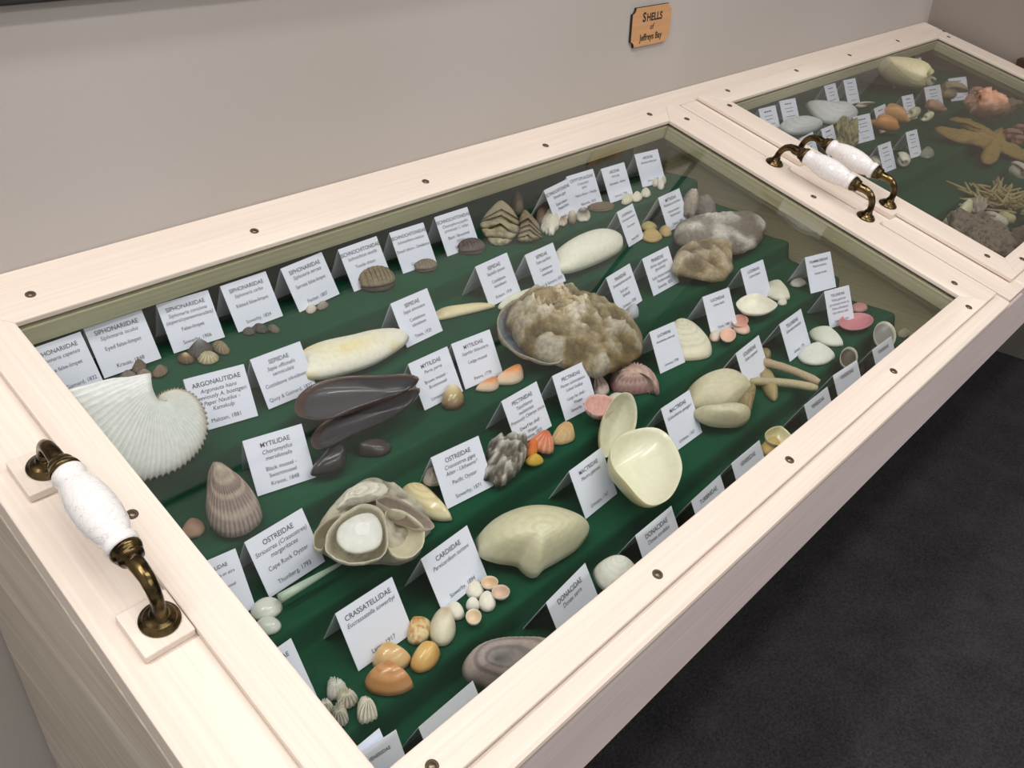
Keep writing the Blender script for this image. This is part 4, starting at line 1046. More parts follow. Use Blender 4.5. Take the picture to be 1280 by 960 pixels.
# --- cuttlebones
GC = 'cuttlebones on the second step'
def cuttle(out, um, H, col, label, **kw):
    shell('cuttlebone', px_out(out, 64), um, H, col, dome='ell', mode=kw.pop('mode', 2), mat=SATIN, label=label, cat='cuttlebone', group=GC, **kw)
cuttle([(370, 456), (376, 440), (400, 429), (436, 421), (470, 413), (495, 411), (508, 415), (512, 421), (506, 430), (488, 443), (462, 457), (430, 467), (400, 473), (378, 470)], (440, 443), .020,
       [(238, 226, 176), (236, 232, 210), (236, 234, 222)], 'largest cuttlebone, white with yellow patches, right of its card', patch=(232, 206, 130), rscale=40, rough=.001)
cuttle([(542, 393), (552, 387), (580, 383), (605, 380), (620, 382), (605, 387), (580, 393), (553, 399), (543, 399)], (575, 389), .010, [(232, 220, 180), (226, 214, 176), (218, 206, 168)], 'thin cream cuttlebone pointing right, left of the huge brown oyster')
cuttle([(622, 384), (632, 374), (650, 366), (668, 360), (672, 362), (660, 371), (645, 379), (630, 386)], (645, 374), .008, [(232, 230, 212), (228, 226, 208), (222, 220, 200)], 'slim white cuttlebone tip behind the huge brown oyster')
cuttle([(690, 328), (694, 315), (715, 300), (740, 290), (760, 288), (775, 293), (780, 302), (776, 312), (760, 322), (735, 333), (712, 340), (697, 338)], (735, 314), .026, [(240, 240, 228), (238, 238, 226), (226, 226, 206)], 'smooth white cuttlebone in front of the back-row fragments')
GD = 'tan date and mussel valves'
for (c, L, W_, a_, cl, lb) in [((811, 284), 22, 8, 0, (206, 192, 140), 'slim pale tan valve at the top of the tan group'), ((815, 295), 27, 15, -5, (204, 178, 118), 'broad tan valve in front of the tan group'), ((832, 290), 17, 11, -15, (198, 176, 128), 'small tan valve on the right of the tan group')]:
    ps('tan_valve', 'tellin', c, L, W_, a_, .010, [cl, cl, (180, 156, 104)], ns=10, n=36, bands=4, label=lb, group=GD)
ps('rock_shell', 'rock', (862, 257), 22, 26, 0, .030, [(206, 198, 186), (160, 150, 138), (130, 122, 112)], mat=ROUGH, rough=.005, edge=.1, label='whitish crusted shell right of the horse mussel card', group='crusted shells behind the pen shell')
ps('rock_shell', 'rock', (879, 262), 36, 20, -15, .022, [(150, 142, 134), (120, 112, 106), (110, 104, 96)], mat=ROUGH, rough=.005, edge=.1, label='grey-brown crusted shell behind the long pen shell', group='crusted shells behind the pen shell')
# --- pen shells
GP = 'pen shells at the right end'
shell('pen_shell', px_out([(843, 292), (848, 279), (866, 273), (900, 269), (935, 265), (950, 270), (958, 284), (955, 297), (940, 312), (915, 318), (890, 316), (862, 308), (846, 303)], 84), (848, 290), .026,
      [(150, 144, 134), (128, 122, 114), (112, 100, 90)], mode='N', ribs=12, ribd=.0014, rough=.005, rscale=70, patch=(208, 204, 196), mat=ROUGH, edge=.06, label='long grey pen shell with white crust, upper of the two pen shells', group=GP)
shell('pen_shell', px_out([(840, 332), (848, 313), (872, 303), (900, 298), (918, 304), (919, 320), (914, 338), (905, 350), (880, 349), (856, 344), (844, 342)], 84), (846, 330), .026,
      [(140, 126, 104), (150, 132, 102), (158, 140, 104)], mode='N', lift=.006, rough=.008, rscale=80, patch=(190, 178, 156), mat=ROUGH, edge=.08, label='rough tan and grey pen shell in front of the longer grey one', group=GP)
ps('dark_pen_fragment', 'drop', (921, 306), 44, 12, 48, .012, [(58, 56, 58), (40, 38, 42), (60, 58, 60)], mat=GLOSSY, mode='N', label='glossy black shell fragment sticking out below the long pen shell', group=GP)
# --- black mussel pair, open
shell('black_mussel', px_out([(368, 512), (374, 494), (396, 479), (430, 471), (470, 470), (505, 468), (523, 472), (520, 480), (500, 492), (470, 504), (436, 516), (402, 525), (376, 522)], 80), (518, 475), .022,
      [(40, 32, 34), (50, 42, 46), (44, 40, 46)], cup=True, mode='N', lift=.006, inner=(60, 60, 66), mat=GLOSSY, rim=(70, 46, 40), bands=5, bandcol=(26, 22, 24), label='upper half of the open black mussel, its brown hinge edge at the back', group='halves of the open black mussel')
shell('black_mussel', px_out([(388, 552), (400, 532), (428, 515), (465, 502), (500, 490), (520, 485), (525, 490), (510, 507), (480, 525), (445, 541), (415, 556), (396, 562)], 80), (522, 489), .022,
      [(34, 28, 30), (44, 36, 40), (36, 32, 38)], cup=True, mode='N', lift=.004, inner=(50, 50, 56), mat=GLOSSY, rim=(56, 40, 36), bands=5, bandcol=(22, 18, 20), label='lower half of the open black mussel, nearest the front', group='halves of the open black mussel')
ps('mussel', 'drop', (410, 579), 50, 32, 30, .020, [(44, 40, 42), (34, 30, 34), (42, 38, 40)], um=(.9, 0), mat=GLOSSY, mode='N', label='small closed black mussel just right of its card', group='small dark mussels')
ps('mussel', 'drop', (468, 562), 45, 17, 12, .016, [(92, 84, 84), (70, 64, 66), (50, 46, 48)], um=(-.9, 0), mat=GLOSSY, bands=5, label='small purple-grey mussel in front of the open black mussel', group='small dark mussels')
GM = 'ledge mussel halves'
ps('orange_mussel', 'drop', (609, 483), 30, 12, 12, .014, [(206, 120, 70), (216, 148, 96), (230, 210, 186)], um=(.9, 0), mat=SATIN, label='orange mussel half on the left below the ledge mussel card', group=GM)
ps('orange_mussel', 'drop', (636, 473), 38, 14, 14, .020, [(214, 128, 68), (222, 150, 94), (232, 214, 190)], um=(.9, .2), mat=SATIN, label='larger orange mussel half on the right below the ledge mussel card', group=GM)
ps('small_clam', 'clam', (566, 500), 30, 20, 10, .022, [(232, 228, 210), (200, 180, 130), (110, 84, 54)], um=(.1, .8), mat=GLOSSY, label='small white clam with a brown hinge at the foot of the brown mussel card')
# --- huge oyster (two valves)
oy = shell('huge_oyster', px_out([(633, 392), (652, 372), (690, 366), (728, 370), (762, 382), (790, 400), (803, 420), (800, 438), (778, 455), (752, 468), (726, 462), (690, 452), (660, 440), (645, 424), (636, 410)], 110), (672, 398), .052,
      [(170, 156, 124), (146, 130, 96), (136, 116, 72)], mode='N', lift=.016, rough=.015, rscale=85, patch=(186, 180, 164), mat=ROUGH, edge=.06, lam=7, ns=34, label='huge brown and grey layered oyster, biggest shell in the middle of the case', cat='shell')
shell('lower_valve', px_out([(622, 400), (630, 384), (648, 374), (690, 376), (712, 400), (720, 420), (714, 438), (700, 452), (686, 456), (670, 451), (645, 440), (626, 420)], 80), (635, 400), .030,
      [(120, 112, 98), (150, 144, 132), (176, 168, 150)], mode='N', cup=True, inner=(150, 156, 166), rough=.004, rscale=60, mat=ROUGH, rim=(168, 160, 140), edge=.04, parent=oy)['label'] = 'lower valve with a bluish inner face'
shell('oyster_flake', px_out([(660, 374), (672, 365), (690, 362), (703, 368), (700, 380), (685, 390), (668, 388)], 40), (685, 370), .018, [(150, 134, 104), (140, 124, 94), (170, 150, 116)], mode='N', lift=.05, rough=.003, mat=ROUGH, parent=oy)
ps('white_shell_bit', 'tellin', (790, 391), 18, 14, -20, .014, [(190, 192, 204), (176, 178, 190), (160, 160, 172)], mode='N', lift=.02, label='bluish white shell bit behind the right end of the huge oyster')
# --- lucines, white clams
GW = 'white oval clams'
ps('white_clam', 'tellin', (946, 380), 52, 26, 0, .020, [W2, W3, W3], cup=True, inner=(240, 238, 224), label='white oval clam lying open side up, largest of the pair', group=GW, mode=4)
ps('white_clam', 'tellin', (971, 365), 36, 18, -18, .018, [W2, (216, 212, 192), W2], label='white clam lying on its rim behind the larger one', group=GW, mode=4)
ps('white_clam', 'oval', (978, 378), 12, 7, 0, .006, W2, label='tiny white clam fragment right of the white clam pair', group=GW, ns=6, n=24, mode=4)
ps('white_clam', 'tellin', (998, 354), 22, 9, 0, .008, [(200, 200, 190)] * 3, label='small white clam under the two cards at the right end', group=GW, ns=8, n=30)
shell('ribbed_valve', px_out([(836, 415), (848, 407), (866, 409), (880, 418), (890, 431), (888, 443), (872, 448), (850, 448), (838, 440)], 60), (846, 410), .026, [(232, 226, 200), (236, 234, 214), (228, 222, 196)], mode=4,
      bands=7, bandcol=(206, 202, 178), mat=SATIN, label='white ribbed valve half hidden behind its card', cat='shell')
GK = 'salmon pink shells'
for (c, L, W_, a_, cl, cup, lb) in [((925, 401), 21, 15, 0, (212, 158, 144), True, 'salmon pink shell at the top of its cluster, open side up'), ((927, 411), 22, 12, -12, (208, 150, 138), False, 'salmon pink shell in the middle of its cluster, rim down'),
    ((910, 419), 20, 17, 0, (218, 178, 158), True, 'peach shell open side up at the bottom of the pink cluster'), ((894, 421), 15, 11, 0, (214, 206, 196), False, 'whitish small shell left of the pink cluster')]:
    ps('pink_shell', 'oval', c, L, W_, a_, .010, [cl, tuple(min(255, x + 12) for x in cl), (236, 206, 190)], um=(0, .6), cup=cup, inner=tuple(min(255, x + 14) for x in cl), ns=10, n=36, mat=SATIN, label=lb, group=GK, mode=4)
# --- scallops and cockles
GS = 'pink scallop valves'
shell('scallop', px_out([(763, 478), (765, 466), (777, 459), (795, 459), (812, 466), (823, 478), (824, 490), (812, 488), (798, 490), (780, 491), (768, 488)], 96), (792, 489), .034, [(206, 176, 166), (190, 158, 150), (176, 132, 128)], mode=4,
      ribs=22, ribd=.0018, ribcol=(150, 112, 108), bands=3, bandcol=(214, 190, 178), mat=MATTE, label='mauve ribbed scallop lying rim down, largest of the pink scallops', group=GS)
shell('scallop', px_out([(739, 480), (741, 471), (752, 474), (762, 486), (756, 493), (743, 492)], 60), (742, 476), .016, [(206, 176, 172), (196, 166, 162), (214, 196, 188)], mode=4, ribs=8, ribd=.001, mat=MATTE, label='pale pink scallop piece behind the others, next to the card', group=GS)
shell('scallop', px_out([(730, 508), (736, 496), (750, 493), (766, 498), (768, 510), (760, 519), (742, 518)], 64), (758, 514), .018, [(232, 222, 214), (222, 170, 160), (228, 214, 206)], mode='N', cup=True, inner=(220, 176, 168), ribs=12, ribd=.001, mat=MATTE, label='white and red speckled scallop open side up', group=GS, patch=(196, 110, 104), rscale=110)
shell('scallop', px_out([(758, 500), (766, 492), (778, 494), (782, 504), (772, 512), (762, 510)], 48), (775, 506), .014, [(214, 210, 200)] * 3, mode='N', mat=MATTE, label='whitish scallop piece between the open clam and the speckled scallop', group=GS)
GO = 'small bright scallops'
ps('small_scallop', 'fan', (703, 544), 31, 20, 12, .018, [(196, 160, 110), (200, 166, 116), (206, 178, 130)], ribs=12, ribd=.0008, n=60, mat=MATTE, label='tan small scallop, rightmost of the bright group', group=GO, um=(.8, .3), mode=4)
ps('small_scallop', 'fan', (678, 554), 33, 21, -20, .018, [(196, 96, 66), (206, 116, 84), (214, 140, 108)], ribs=12, ribd=.0010, ribcol=(236, 180, 150), n=60, mat=MATTE, label='brick red ribbed small scallop in the middle of the bright group', group=GO, mode='N')
ps('small_scallop', 'oval', (664, 563), 16, 18, 0, .016, [(220, 120, 50), (214, 112, 50), (226, 140, 70)], ribs=10, ribd=.0006, n=40, mat=MATTE, label='orange small scallop leaning on the speckled oyster', group=GO, mode='N')
ps('small_scallop', 'tellin', (668, 576), 23, 12, 0, .010, [(206, 170, 50), (196, 156, 44), (208, 176, 70)], mat=SATIN, label='yellow small scallop below the orange ones', group=GO, mode='N')
shell('speckled_oyster', px_out([(606, 566), (611, 553), (622, 562), (640, 555), (657, 557), (658, 570), (652, 584), (644, 594), (634, 604), (620, 607), (610, 596)], 90), (650, 562), .034, [(110, 102, 92), (128, 120, 110), (100, 92, 80)], mode='N', rough=.009, rscale=110, patch=(206, 204, 198),
      mat=ROUGH, edge=.14, label='grey and white speckled oyster right of the Pacific oyster card', cat='shell')
ps('oyster_tip', 'rock', (541, 598), 24, 18, 15, .020, [(150, 140, 132), (128, 118, 110), (190, 184, 176)], mode='N', rough=.005, mat=ROUGH, label='grey oyster tip sticking out left of the Pacific oyster card', cat='shell')
shell('purple_ribbed_cockle', px_out([(259, 598), (264, 591), (276, 591), (287, 597), (300, 607), (318, 621), (327, 636), (327, 648), (315, 660), (296, 668), (278, 667), (263, 655), (257, 636), (258, 615)], 132), (268, 599), .040, [(186, 176, 160), (142, 120, 118), (166, 152, 142)], mode='N',
      ribs=36, ribd=.0017, ribcol=(92, 78, 78), bands=4, bandcol=(190, 176, 160), mat=MATTE, ns=26, label='purple-grey ribbed ark clam with a pale beak, left of the black mussel card', cat='shell')
ps('brown_mussel', 'drop', (241, 664), 34, 16, 25, .014, [(150, 112, 86), (140, 106, 84), (176, 150, 124)], mode=4, label='brown mussel half at the foot of the card cut by the left frame', cat='shell')
# --- white oyster cluster: one lump of joined oysters
oc = empty('oyster_cluster', W2B(hitplane((468, 660), *plane_for('N', None, 0)))); tag(oc, 'cluster of white oysters grown together, one smooth white valve on top', 'shell')
def ocp(name, out, um, H, col, **kw): return shell(name, px_out(out, 80), um, H, col, mode='N', parent=oc, mat=kw.pop('mat', MATTE), edge=kw.pop('edge', .03), **kw)
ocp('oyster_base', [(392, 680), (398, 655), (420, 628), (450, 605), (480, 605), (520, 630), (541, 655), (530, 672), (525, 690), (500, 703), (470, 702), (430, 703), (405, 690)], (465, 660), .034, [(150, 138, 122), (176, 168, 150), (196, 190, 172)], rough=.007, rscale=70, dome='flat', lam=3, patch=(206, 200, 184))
ocp('oyster_valve', [(421, 636), (434, 614), (455, 603), (478, 604), (486, 612), (478, 622), (455, 628), (436, 632)], (440, 626), .014, [(212, 208, 192), (218, 216, 202), (226, 222, 210)], lift=.044, rough=.002, lam=3)
ocp('oyster_valve', [(392, 683), (394, 665), (406, 652), (424, 643), (428, 652), (420, 664), (408, 678), (402, 688)], (420, 650), .030, [(196, 188, 170), (214, 208, 190), (206, 200, 180)], cup=True, lift=.020, inner=(176, 168, 146), rough=.002)
ocp('oyster_valve', [(408, 690), (410, 665), (430, 642), (455, 630), (478, 640), (485, 668), (482, 692), (460, 703), (430, 703)], (465, 640), .034, [(196, 190, 170), (206, 200, 182), (222, 216, 200)], cup=True, lift=.030, inner=(190, 184, 164), rough=.003, lam=2)
ocp('smooth_valve', [(420, 672), (424, 658), (440, 646), (458, 641), (470, 645), (478, 660), (477, 678), (468, 687), (450, 692), (434, 690), (424, 682)], (455, 665), .006, [(218, 218, 214), (220, 220, 216), (216, 216, 210)], lift=.062, dome='ell', mat=SATIN, edge=0)['label'] = 'smooth bright white valve'
ocp('oyster_valve', [(482, 640), (500, 638), (518, 648), (530, 662), (529, 682), (518, 695), (500, 698), (486, 688), (482, 665)], (487, 645), .030, [(196, 190, 168), (214, 210, 190), (220, 214, 196)], cup=True, lift=.024, inner=(206, 200, 176), rough=.002, mat=SATIN)
ocp('oyster_valve', [(470, 626), (485, 620), (505, 628), (525, 640), (541, 655), (540, 662), (528, 660), (510, 646), (490, 638)], (475, 630), .020, [(186, 178, 160), (176, 164, 148), (214, 208, 190)], cup=True, lift=.040, inner=(150, 136, 124), rough=.002)
ps('yellow_clam', 'tellin', (533, 631), 72, 28, -24, .022, [(222, 206, 160), (226, 214, 172), (214, 204, 168)], um=(-.5, .6), mode=4, bands=4, bandcol=(206, 182, 130), mat=GLOSSY, label='pale yellow elongated clam right of the white oyster cluster', cat='shell')
# --- big clams
shell('big_cream_clam', px_out([(595, 676), (600, 664), (618, 648), (645, 637), (672, 634), (702, 638), (728, 648), (738, 658), (735, 668), (722, 684), (700, 698), (682, 708), (673, 717), (664, 718), (655, 712), (646, 704), (622, 700), (602, 692)], 110), (668, 694), .050,
      [(222, 220, 190), (212, 208, 176), (206, 204, 174)], mode='N', bands=6, bandcol=(202, 198, 164), mat=SATIN, ns=26, label='big smooth cream clam lying rim down with its beak towards the front', cat='shell')
oc2 = shell('open_clam', px_out([(763, 562), (775, 545), (800, 536), (822, 536), (840, 550), (852, 578), (850, 600), (838, 622), (820, 632), (804, 628), (782, 604), (766, 584)], 96), (768, 560), .040, [(206, 204, 170), (200, 196, 160), (206, 198, 152)], mode='N', lift=.012, cup=True,
      inner=(234, 232, 210), mat=GLOSSY, ns=24, label='open cream clam, one valve upright behind the other lying bright side up', cat='shell')
shell('upright_valve', px_out([(752, 568), (750, 545), (755, 520), (766, 500), (778, 491), (790, 494), (796, 512), (794, 535), (784, 550), (770, 562), (758, 572)], 80), (768, 560), .030, [(216, 212, 182), (210, 206, 172), (214, 206, 168)], mode=('V', (768, 568), (-.35, .80, .60)), lift=.006, cup=True, inner=(222, 220, 196), mat=SATIN, parent=oc2)
gp = shell('gaping_otter_shell', px_out([(856, 492), (875, 482), (905, 475), (928, 476), (941, 484), (938, 496), (920, 507), (890, 509), (862, 509)], 80), (900, 480), .036, [(218, 214, 190), (214, 208, 180), (200, 192, 160)], mode=5, bands=5, bandcol=(206, 200, 170), mat=SATIN, label='gaping olive-cream otter shell with both valves joined, opening to the right', cat='shell')
shell('lower_valve', px_out([(866, 514), (885, 511), (915, 508), (936, 512), (938, 522), (926, 531), (900, 532), (880, 527)], 70), (900, 530), .032, [(216, 210, 184), (210, 204, 174), (196, 188, 156)], mode='N', lift=.004, bands=5, bandcol=(200, 194, 164), mat=SATIN, parent=gp)
shell('siphon_cuff', px_out([(920, 506), (932, 490), (941, 480), (944, 492), (940, 508), (936, 522), (928, 516)], 48), (926, 506), .026, [(150, 132, 96), (160, 142, 104), (140, 122, 86)], mode='N', lift=.004, ribs=8, ribd=.001, mat=MATTE, parent=gp)
# --- razor shells
GR = 'razor shells'
def razor(p0, p1, r0, r1, k, lift, cols, label):
    a = hitU(p0, LEV[k - 1] + lift + r0); b_ = hitU(p1, LEV[k - 1] + lift + r1); n = 10
    pts = [a * (1 - i / n) + b_ * i / n + UPW * 0.004 * math.sin(math.pi * i / n) for i in range(n + 1)]
    rr = [(r0 * (1 - i / n) + r1 * i / n) * (0.7 if i in (0, n) else 1) for i in range(n + 1)]
    o = ribtube('razor_shell', pts, rr, cols, MATTE, 12, noise=.0006); tag(o, label, 'shell', GR)
razor((946, 450), (1024, 478), .0068, .0066, 5, .012, [(176, 158, 128), (188, 170, 144)], 'longer mottled razor shell, the upper of the crossed pair')
razor((936, 477), (1022, 485), .0068, .0062, 5, .004, [(176, 164, 128), (190, 178, 142)], 'plain tan razor shell, the lower of the crossed pair')
ps('short_razor_shell', 'oval', (960, 477), 50, 19, -68, .014, [(176, 160, 118), (170, 154, 110), (160, 144, 100)], bands=5, mode=5, um=(.5, 0), mat=SATIN, label='short broad tan razor shell lying under the crossed pair', group=GR)
ps('short_razor_shell', 'oval', (956, 443), 17, 11, -20, .012, [(150, 136, 100)] * 3, mode=5, um=(.5, 0), ns=8, n=30, mat=SATIN, label='small tan shell at the upper end of the longer razor shell', group=GR)
# --- tellins right
GT = 'white tellins'
ps('white_tellin', 'tellin', (1033, 422), 46, 17, -18, .016, [(232, 234, 226), (226, 228, 216), (222, 224, 212)], label='white tellin pointing right, the upper of two', group=GT, mode=5)
ps('white_tellin', 'tellin', (1021, 444), 47, 23, 0, .016, [(232, 234, 228), (226, 228, 220), (224, 226, 218)], label='white tellin lying flat, the lower of two', group=GT, mode=5)
GR2 = 'rose pink tellins'
ps('pink_tellin', 'oval', (1070, 402), 44, 21, 5, .012, [(206, 138, 144), (200, 130, 138), (214, 156, 158)], um=(0, .5), cup=True, inner=(202, 132, 142), label='rose pink tellin, open side up', group=GR2, mode=5)
ps('pink_tellin', 'oval', (1074, 385), 22, 10, 0, .008, [(190, 140, 136)] * 3, um=(0, .5), ns=8, n=36, label='small dull pink tellin behind the rose pink one', group=GR2, mode=5)
ps('grey_oval_shell', 'oval', (1106, 419), 28, 34, 10, .016, [(196, 194, 176), (170, 168, 156), (206, 202, 184)], um=(0, .5), cup=True, inner=(140, 138, 136), mode='N', mat=GLOSSY, label='grey oval shell with a dark hollow near the right end of the front row', cat='shell', rim=(206, 204, 186))
ps('dark_rimmed_shell', 'oval', (1061, 447), 22, 26, -10, .014, [(120, 108, 92), (90, 80, 68), (196, 188, 168)], um=(0, .5), cup=True, inner=(86, 78, 66), mode='N', rim=(190, 184, 166), label='dark brown shell with a white rim behind a front card', cat='shell')
ps('pebble_shell', 'rock', (1129, 418), 16, 10, 0, .010, [(150, 146, 120)] * 3, mat=ROUGH, rough=.002, ns=8, n=30, mode='N', label='small greenish shell bits at the right end of the front row', cat='shell')
ps('small_brown_shell', 'clam', (1076, 461), 10, 10, 0, .01, [(150, 130, 100)] * 3, ns=8, n=30, mode=6, label='tiny brown shell beside a front card at the right', cat='shell')
# --- front row
ps('cream_venus', 'tellin', (974, 545), 36, 24, -8, .018, [(222, 216, 178), (226, 222, 190), (214, 208, 170)], um=(0, .5), cup=True, inner=(220, 214, 176), mode='N', mat=GLOSSY, label='cream venus shell open side up at the front frame', cat='shell')
ps('yellow_venus', 'tellin', (964, 560), 26, 22, -10, .014, [(206, 178, 110), (200, 170, 100), (196, 166, 100)], mode='N', label='yellow-tan venus shell under the cream one at the front frame', cat='shell')
shell('white_hidden_clam', px_out([(742, 713), (752, 702), (768, 699), (785, 704), (796, 716), (790, 732), (766, 740), (748, 730)], 60), (770, 704), .022, [(236, 236, 230), (230, 230, 222), (226, 226, 216)], mode='N', bands=5, bandcol=(214, 214, 204), label='white clam half hidden by the front frame', cat='shell')
shell('grey_banded_clam', px_out([(579, 838), (581, 824), (596, 808), (622, 799), (652, 797), (690, 800), (720, 822), (700, 850), (660, 866), (625, 864), (600, 856), (585, 848)], 96), (600, 850), .040, [(80, 86, 88), (176, 160, 156), (196, 180, 176)], mode='N', bands=3, bandcol=(90, 92, 94), ribs=40, ribd=.0006, mat=MATTE,
      label='large grey and mauve clam with a dark band, half hidden by the front frame', cat='shell')
GE = 'orange-brown crassatella clams'
ps('tan_clam', 'tellin', (490, 825), 50, 27, 8, .020, [(206, 164, 106), (216, 178, 122), (208, 176, 128)], um=(-.2, .8), mat=GLOSSY, mode=6, label='light orange clam, upper left of the orange-brown group', group=GE)
ps('tan_clam', 'tellin', (486, 853), 62, 29, 0, .024, [(190, 132, 76), (206, 152, 96), (190, 140, 90)], um=(.1, .8), mat=GLOSSY, mode=6, flip=1, bands=3, bandcol=(170, 112, 62), label='largest orange-brown clam, nearest the front', group=GE)
ps('tan_clam', 'tellin', (531, 823), 42, 27, 30, .018, [(214, 166, 92), (222, 182, 112), (206, 160, 92)], um=(.6, .4), mat=GLOSSY, mode=6, label='orange-yellow clam on the right of the group', group=GE)
ps('dotted_clam', 'tellin', (524, 789), 36, 27, 40, .016, [(190, 140, 80), (220, 196, 140), (226, 214, 172)], mat=SATIN, mode=6, patch=(184, 120, 60), rscale=120, rough=.0004, label='cream clam with brown dots behind the orange ones', group=GE)
ps('dotted_clam', 'oval', (553, 786), 33, 40, -15, .022, [(196, 170, 140), (226, 220, 198), (222, 216, 192)], um=(.3, .7), mat=SATIN, mode=6, label='white egg-shaped clam right of the dotted one', group=GE)
GQ = 'tiny white cockles'
for (c, L, W_, a_, cup, cl, lb) in [((569, 765), 24, 18, -20, False, (226, 222, 204), 'tiny cream cockle touching the white egg-shaped clam'), ((612, 728), 22, 15, 0, True, (222, 196, 168), 'tiny brownish cockle at the top, open side up'),
    ((594, 739), 23, 18, 0, False, (226, 220, 202), 'tiny cream cockle on the upper left of the ring'), ((626, 740), 23, 17, 0, True, (214, 190, 170), 'tiny grey-brown cockle on the right of the ring'),
    ((609, 753), 22, 22, 0, False, (228, 226, 212), 'tiny round white cockle in the centre of the ring'), ((591, 757), 18, 12, 0, False, (232, 230, 218), 'tiny narrow white cockle left of centre'), ((592, 771), 20, 19, 0, True, (226, 206, 180), 'tiny cockle at the bottom of the ring, brown inside')]:
    ps('tiny_cockle', 'oval', c, L, W_, a_, .011, [cl, tuple(min(250, x + 8) for x in cl), (236, 232, 220)], um=(0, .6), cup=cup, inner=cl, n=36, ns=10, mode=6 if c[1] > 735 else 5, label=lb, group=GQ)
GN = 'small fan-ribbed shells'
for (c, L, W_, a_, cl, rc, lb) in [((419, 861), 27, 24, 30, (226, 226, 218), None, 'white knobbly shell at the top of the fan-ribbed group'), ((433, 874), 28, 22, 20, (214, 210, 192), (90, 84, 70), 'dark-striped fan shell in the middle of the group'),
    ((425, 893), 22, 28, 0, (206, 202, 186), (80, 74, 62), 'dark-striped fan shell at the frame edge'), ((457, 892), 28, 26, -35, (226, 222, 206), (150, 144, 124), 'white deeply ribbed fan shell standing apart'), ((408, 886), 20, 16, 10, (222, 220, 210), (150, 144, 130), 'small white fan shell tucked in the frame corner')]:
    ps('fan_shell', 'fan', c, L, W_, a_, .016, [cl, cl, cl], um=(0, -.75), flip=-1 if c[0] > 450 else 1, ribs=13, ribd=.0026, ribcol=rc, n=78, ns=10, edge=.0, mat=MATTE, mode=6, label=lb, group=GN)
# --- translucent pieces on the left
ps('white_oval_shell', 'oval', (333, 762), 42, 24, 18, .012, [(214, 218, 208)] * 3, um=(0, .3), mode=5, label='pale translucent oval shell at the left frame, the upper of two', group='pale oval shells at the left', mat=GLOSSY)
ps('white_oval_shell', 'oval', (335, 783), 34, 20, 8, .010, [(206, 212, 202)] * 3, um=(0, .3), mode=5, label='pale translucent oval shell at the left frame, the lower of two', group='pale oval shells at the left', mat=GLOSSY)
O_, n_ = plane_for('N', None, .006); a = hitplane((350, 748), O_, n_); b_ = hitplane((426, 704), O_, n_)
o = ribtube('tusk_shell', [a * (1 - t) + b_ * t for t in (0, .25, .5, .75, 1)], [.0055, .0048, .004, .003, .002], (176, 196, 178), GLOSSY); tag(o, 'thin pale tusk-like shell pointing to the white oyster cluster', 'shell')

# ================================================================== far compartment
GF = 'pale spindle shells in the far compartment'
shell('spindle_shell', px_out([(1007, 128), (1016, 134), (1032, 132), (1055, 131), (1072, 141), (1067, 150), (1050, 154), (1032, 152), (1016, 142)], 60), (1048, 143), .030, [(232, 234, 236), (224, 228, 230), (216, 220, 222)], dome='ell', mode='N', bands=4, mat=SATIN, label='large white spindle shell in the far compartment', cat='shell', group=GF)
shell('spindle_shell', px_out([(975, 156), (986, 151), (1005, 149), (1020, 152), (1029, 156), (1018, 163), (1000, 167), (984, 165)], 60), (1003, 158), .026, [(226, 230, 232), (218, 222, 224), (210, 214, 216)], dome='ell', mode='N', bands=4, mat=SATIN, label='white spindle shell nearest the handles in the far compartment', cat='shell', group=GF)
snail('spindle_shell', (1081, 130), 24, 5, .36, 4, ((206, 186, 172), (222, 210, 198)), mode='T', label='small pinkish spindle shell left of the big whelk', group=GF)
snail('big_whelk', (1110, 108), 104, 172, .46, 3.2, ((190, 182, 146), (200, 192, 160)), mode='T', mat=SATIN, label='big yellowish whelk at the back of the far compartment', knobs=6, knobh=.15, spire=.35, roll=2.6)
snail('pale_snail', (1146, 96), 24, -10, .8, 3, ((206, 204, 208), (214, 212, 214)), mode='T', label='lilac-white round snail behind the big whelk', group='pale round snails', spire=.3)
snail('pale_snail', (1163, 103), 16, -10, .8, 3, ((196, 196, 186), (206, 206, 196)), mode='T', label='small grey-white round snail right of the lilac one', group='pale round snails', spire=.3)
GG = 'orange oval shells in the far compartment'
snail('orange_shell', (1119, 147), 40, -22, .55, 2.5, ((206, 150, 92), (214, 162, 104)), mode='N', mat=GLOSSY, label='orange oval shell behind its twin', group=GG, spire=.15)
snail('orange_shell', (1107, 159), 38, -14, .58, 2.5, ((206, 140, 76), (214, 154, 92)), mode='N', mat=GLOSSY, label='brighter orange oval shell in front of its twin', group=GG, spire=.15)
GH = 'cone-like shells in the far compartment'
snail('cone_shell', (1141, 143), 27, 32, .60, 2.5, ((206, 202, 170), (214, 210, 182)), mode='N', label='cream cone-like shell right of the orange pair', group=GH, spire=.15)
snail('cone_shell', (1160, 146), 28, 35, .45, 2.5, ((226, 220, 190), (232, 228, 206)), mode='N', label='slim cream cone-like shell lying slanted', group=GH, spire=.15)
snail('brown_whelk', (1171, 136), 30, -12, .55, 3.5, ((170, 128, 100), (196, 160, 132)), mode='N', label='small brown whelk with a long tail in front of its card', spire=.4)
blob('woven_shell', (1058, 172), 30, 24, 0, .055, (158, 152, 112), 'greenish woven-looking shell by the far handle', 'shell', mode='T', rough=.35, pits=9, pitcol=(90, 88, 62))
snail('round_brown_shell', (1188, 120), 28, -10, .9, 3, ((150, 140, 108), (170, 158, 124)), mode='N', mat=MATTE, label='round brown-green shell in front of the wide card', ribs=8, spire=.3)
snail('pink_round_shell', (1222, 118), 18, -10, .85, 3, ((176, 130, 112), (190, 146, 128)), mode='N', label='small pinkish round shell right of the wide card', spire=.3)
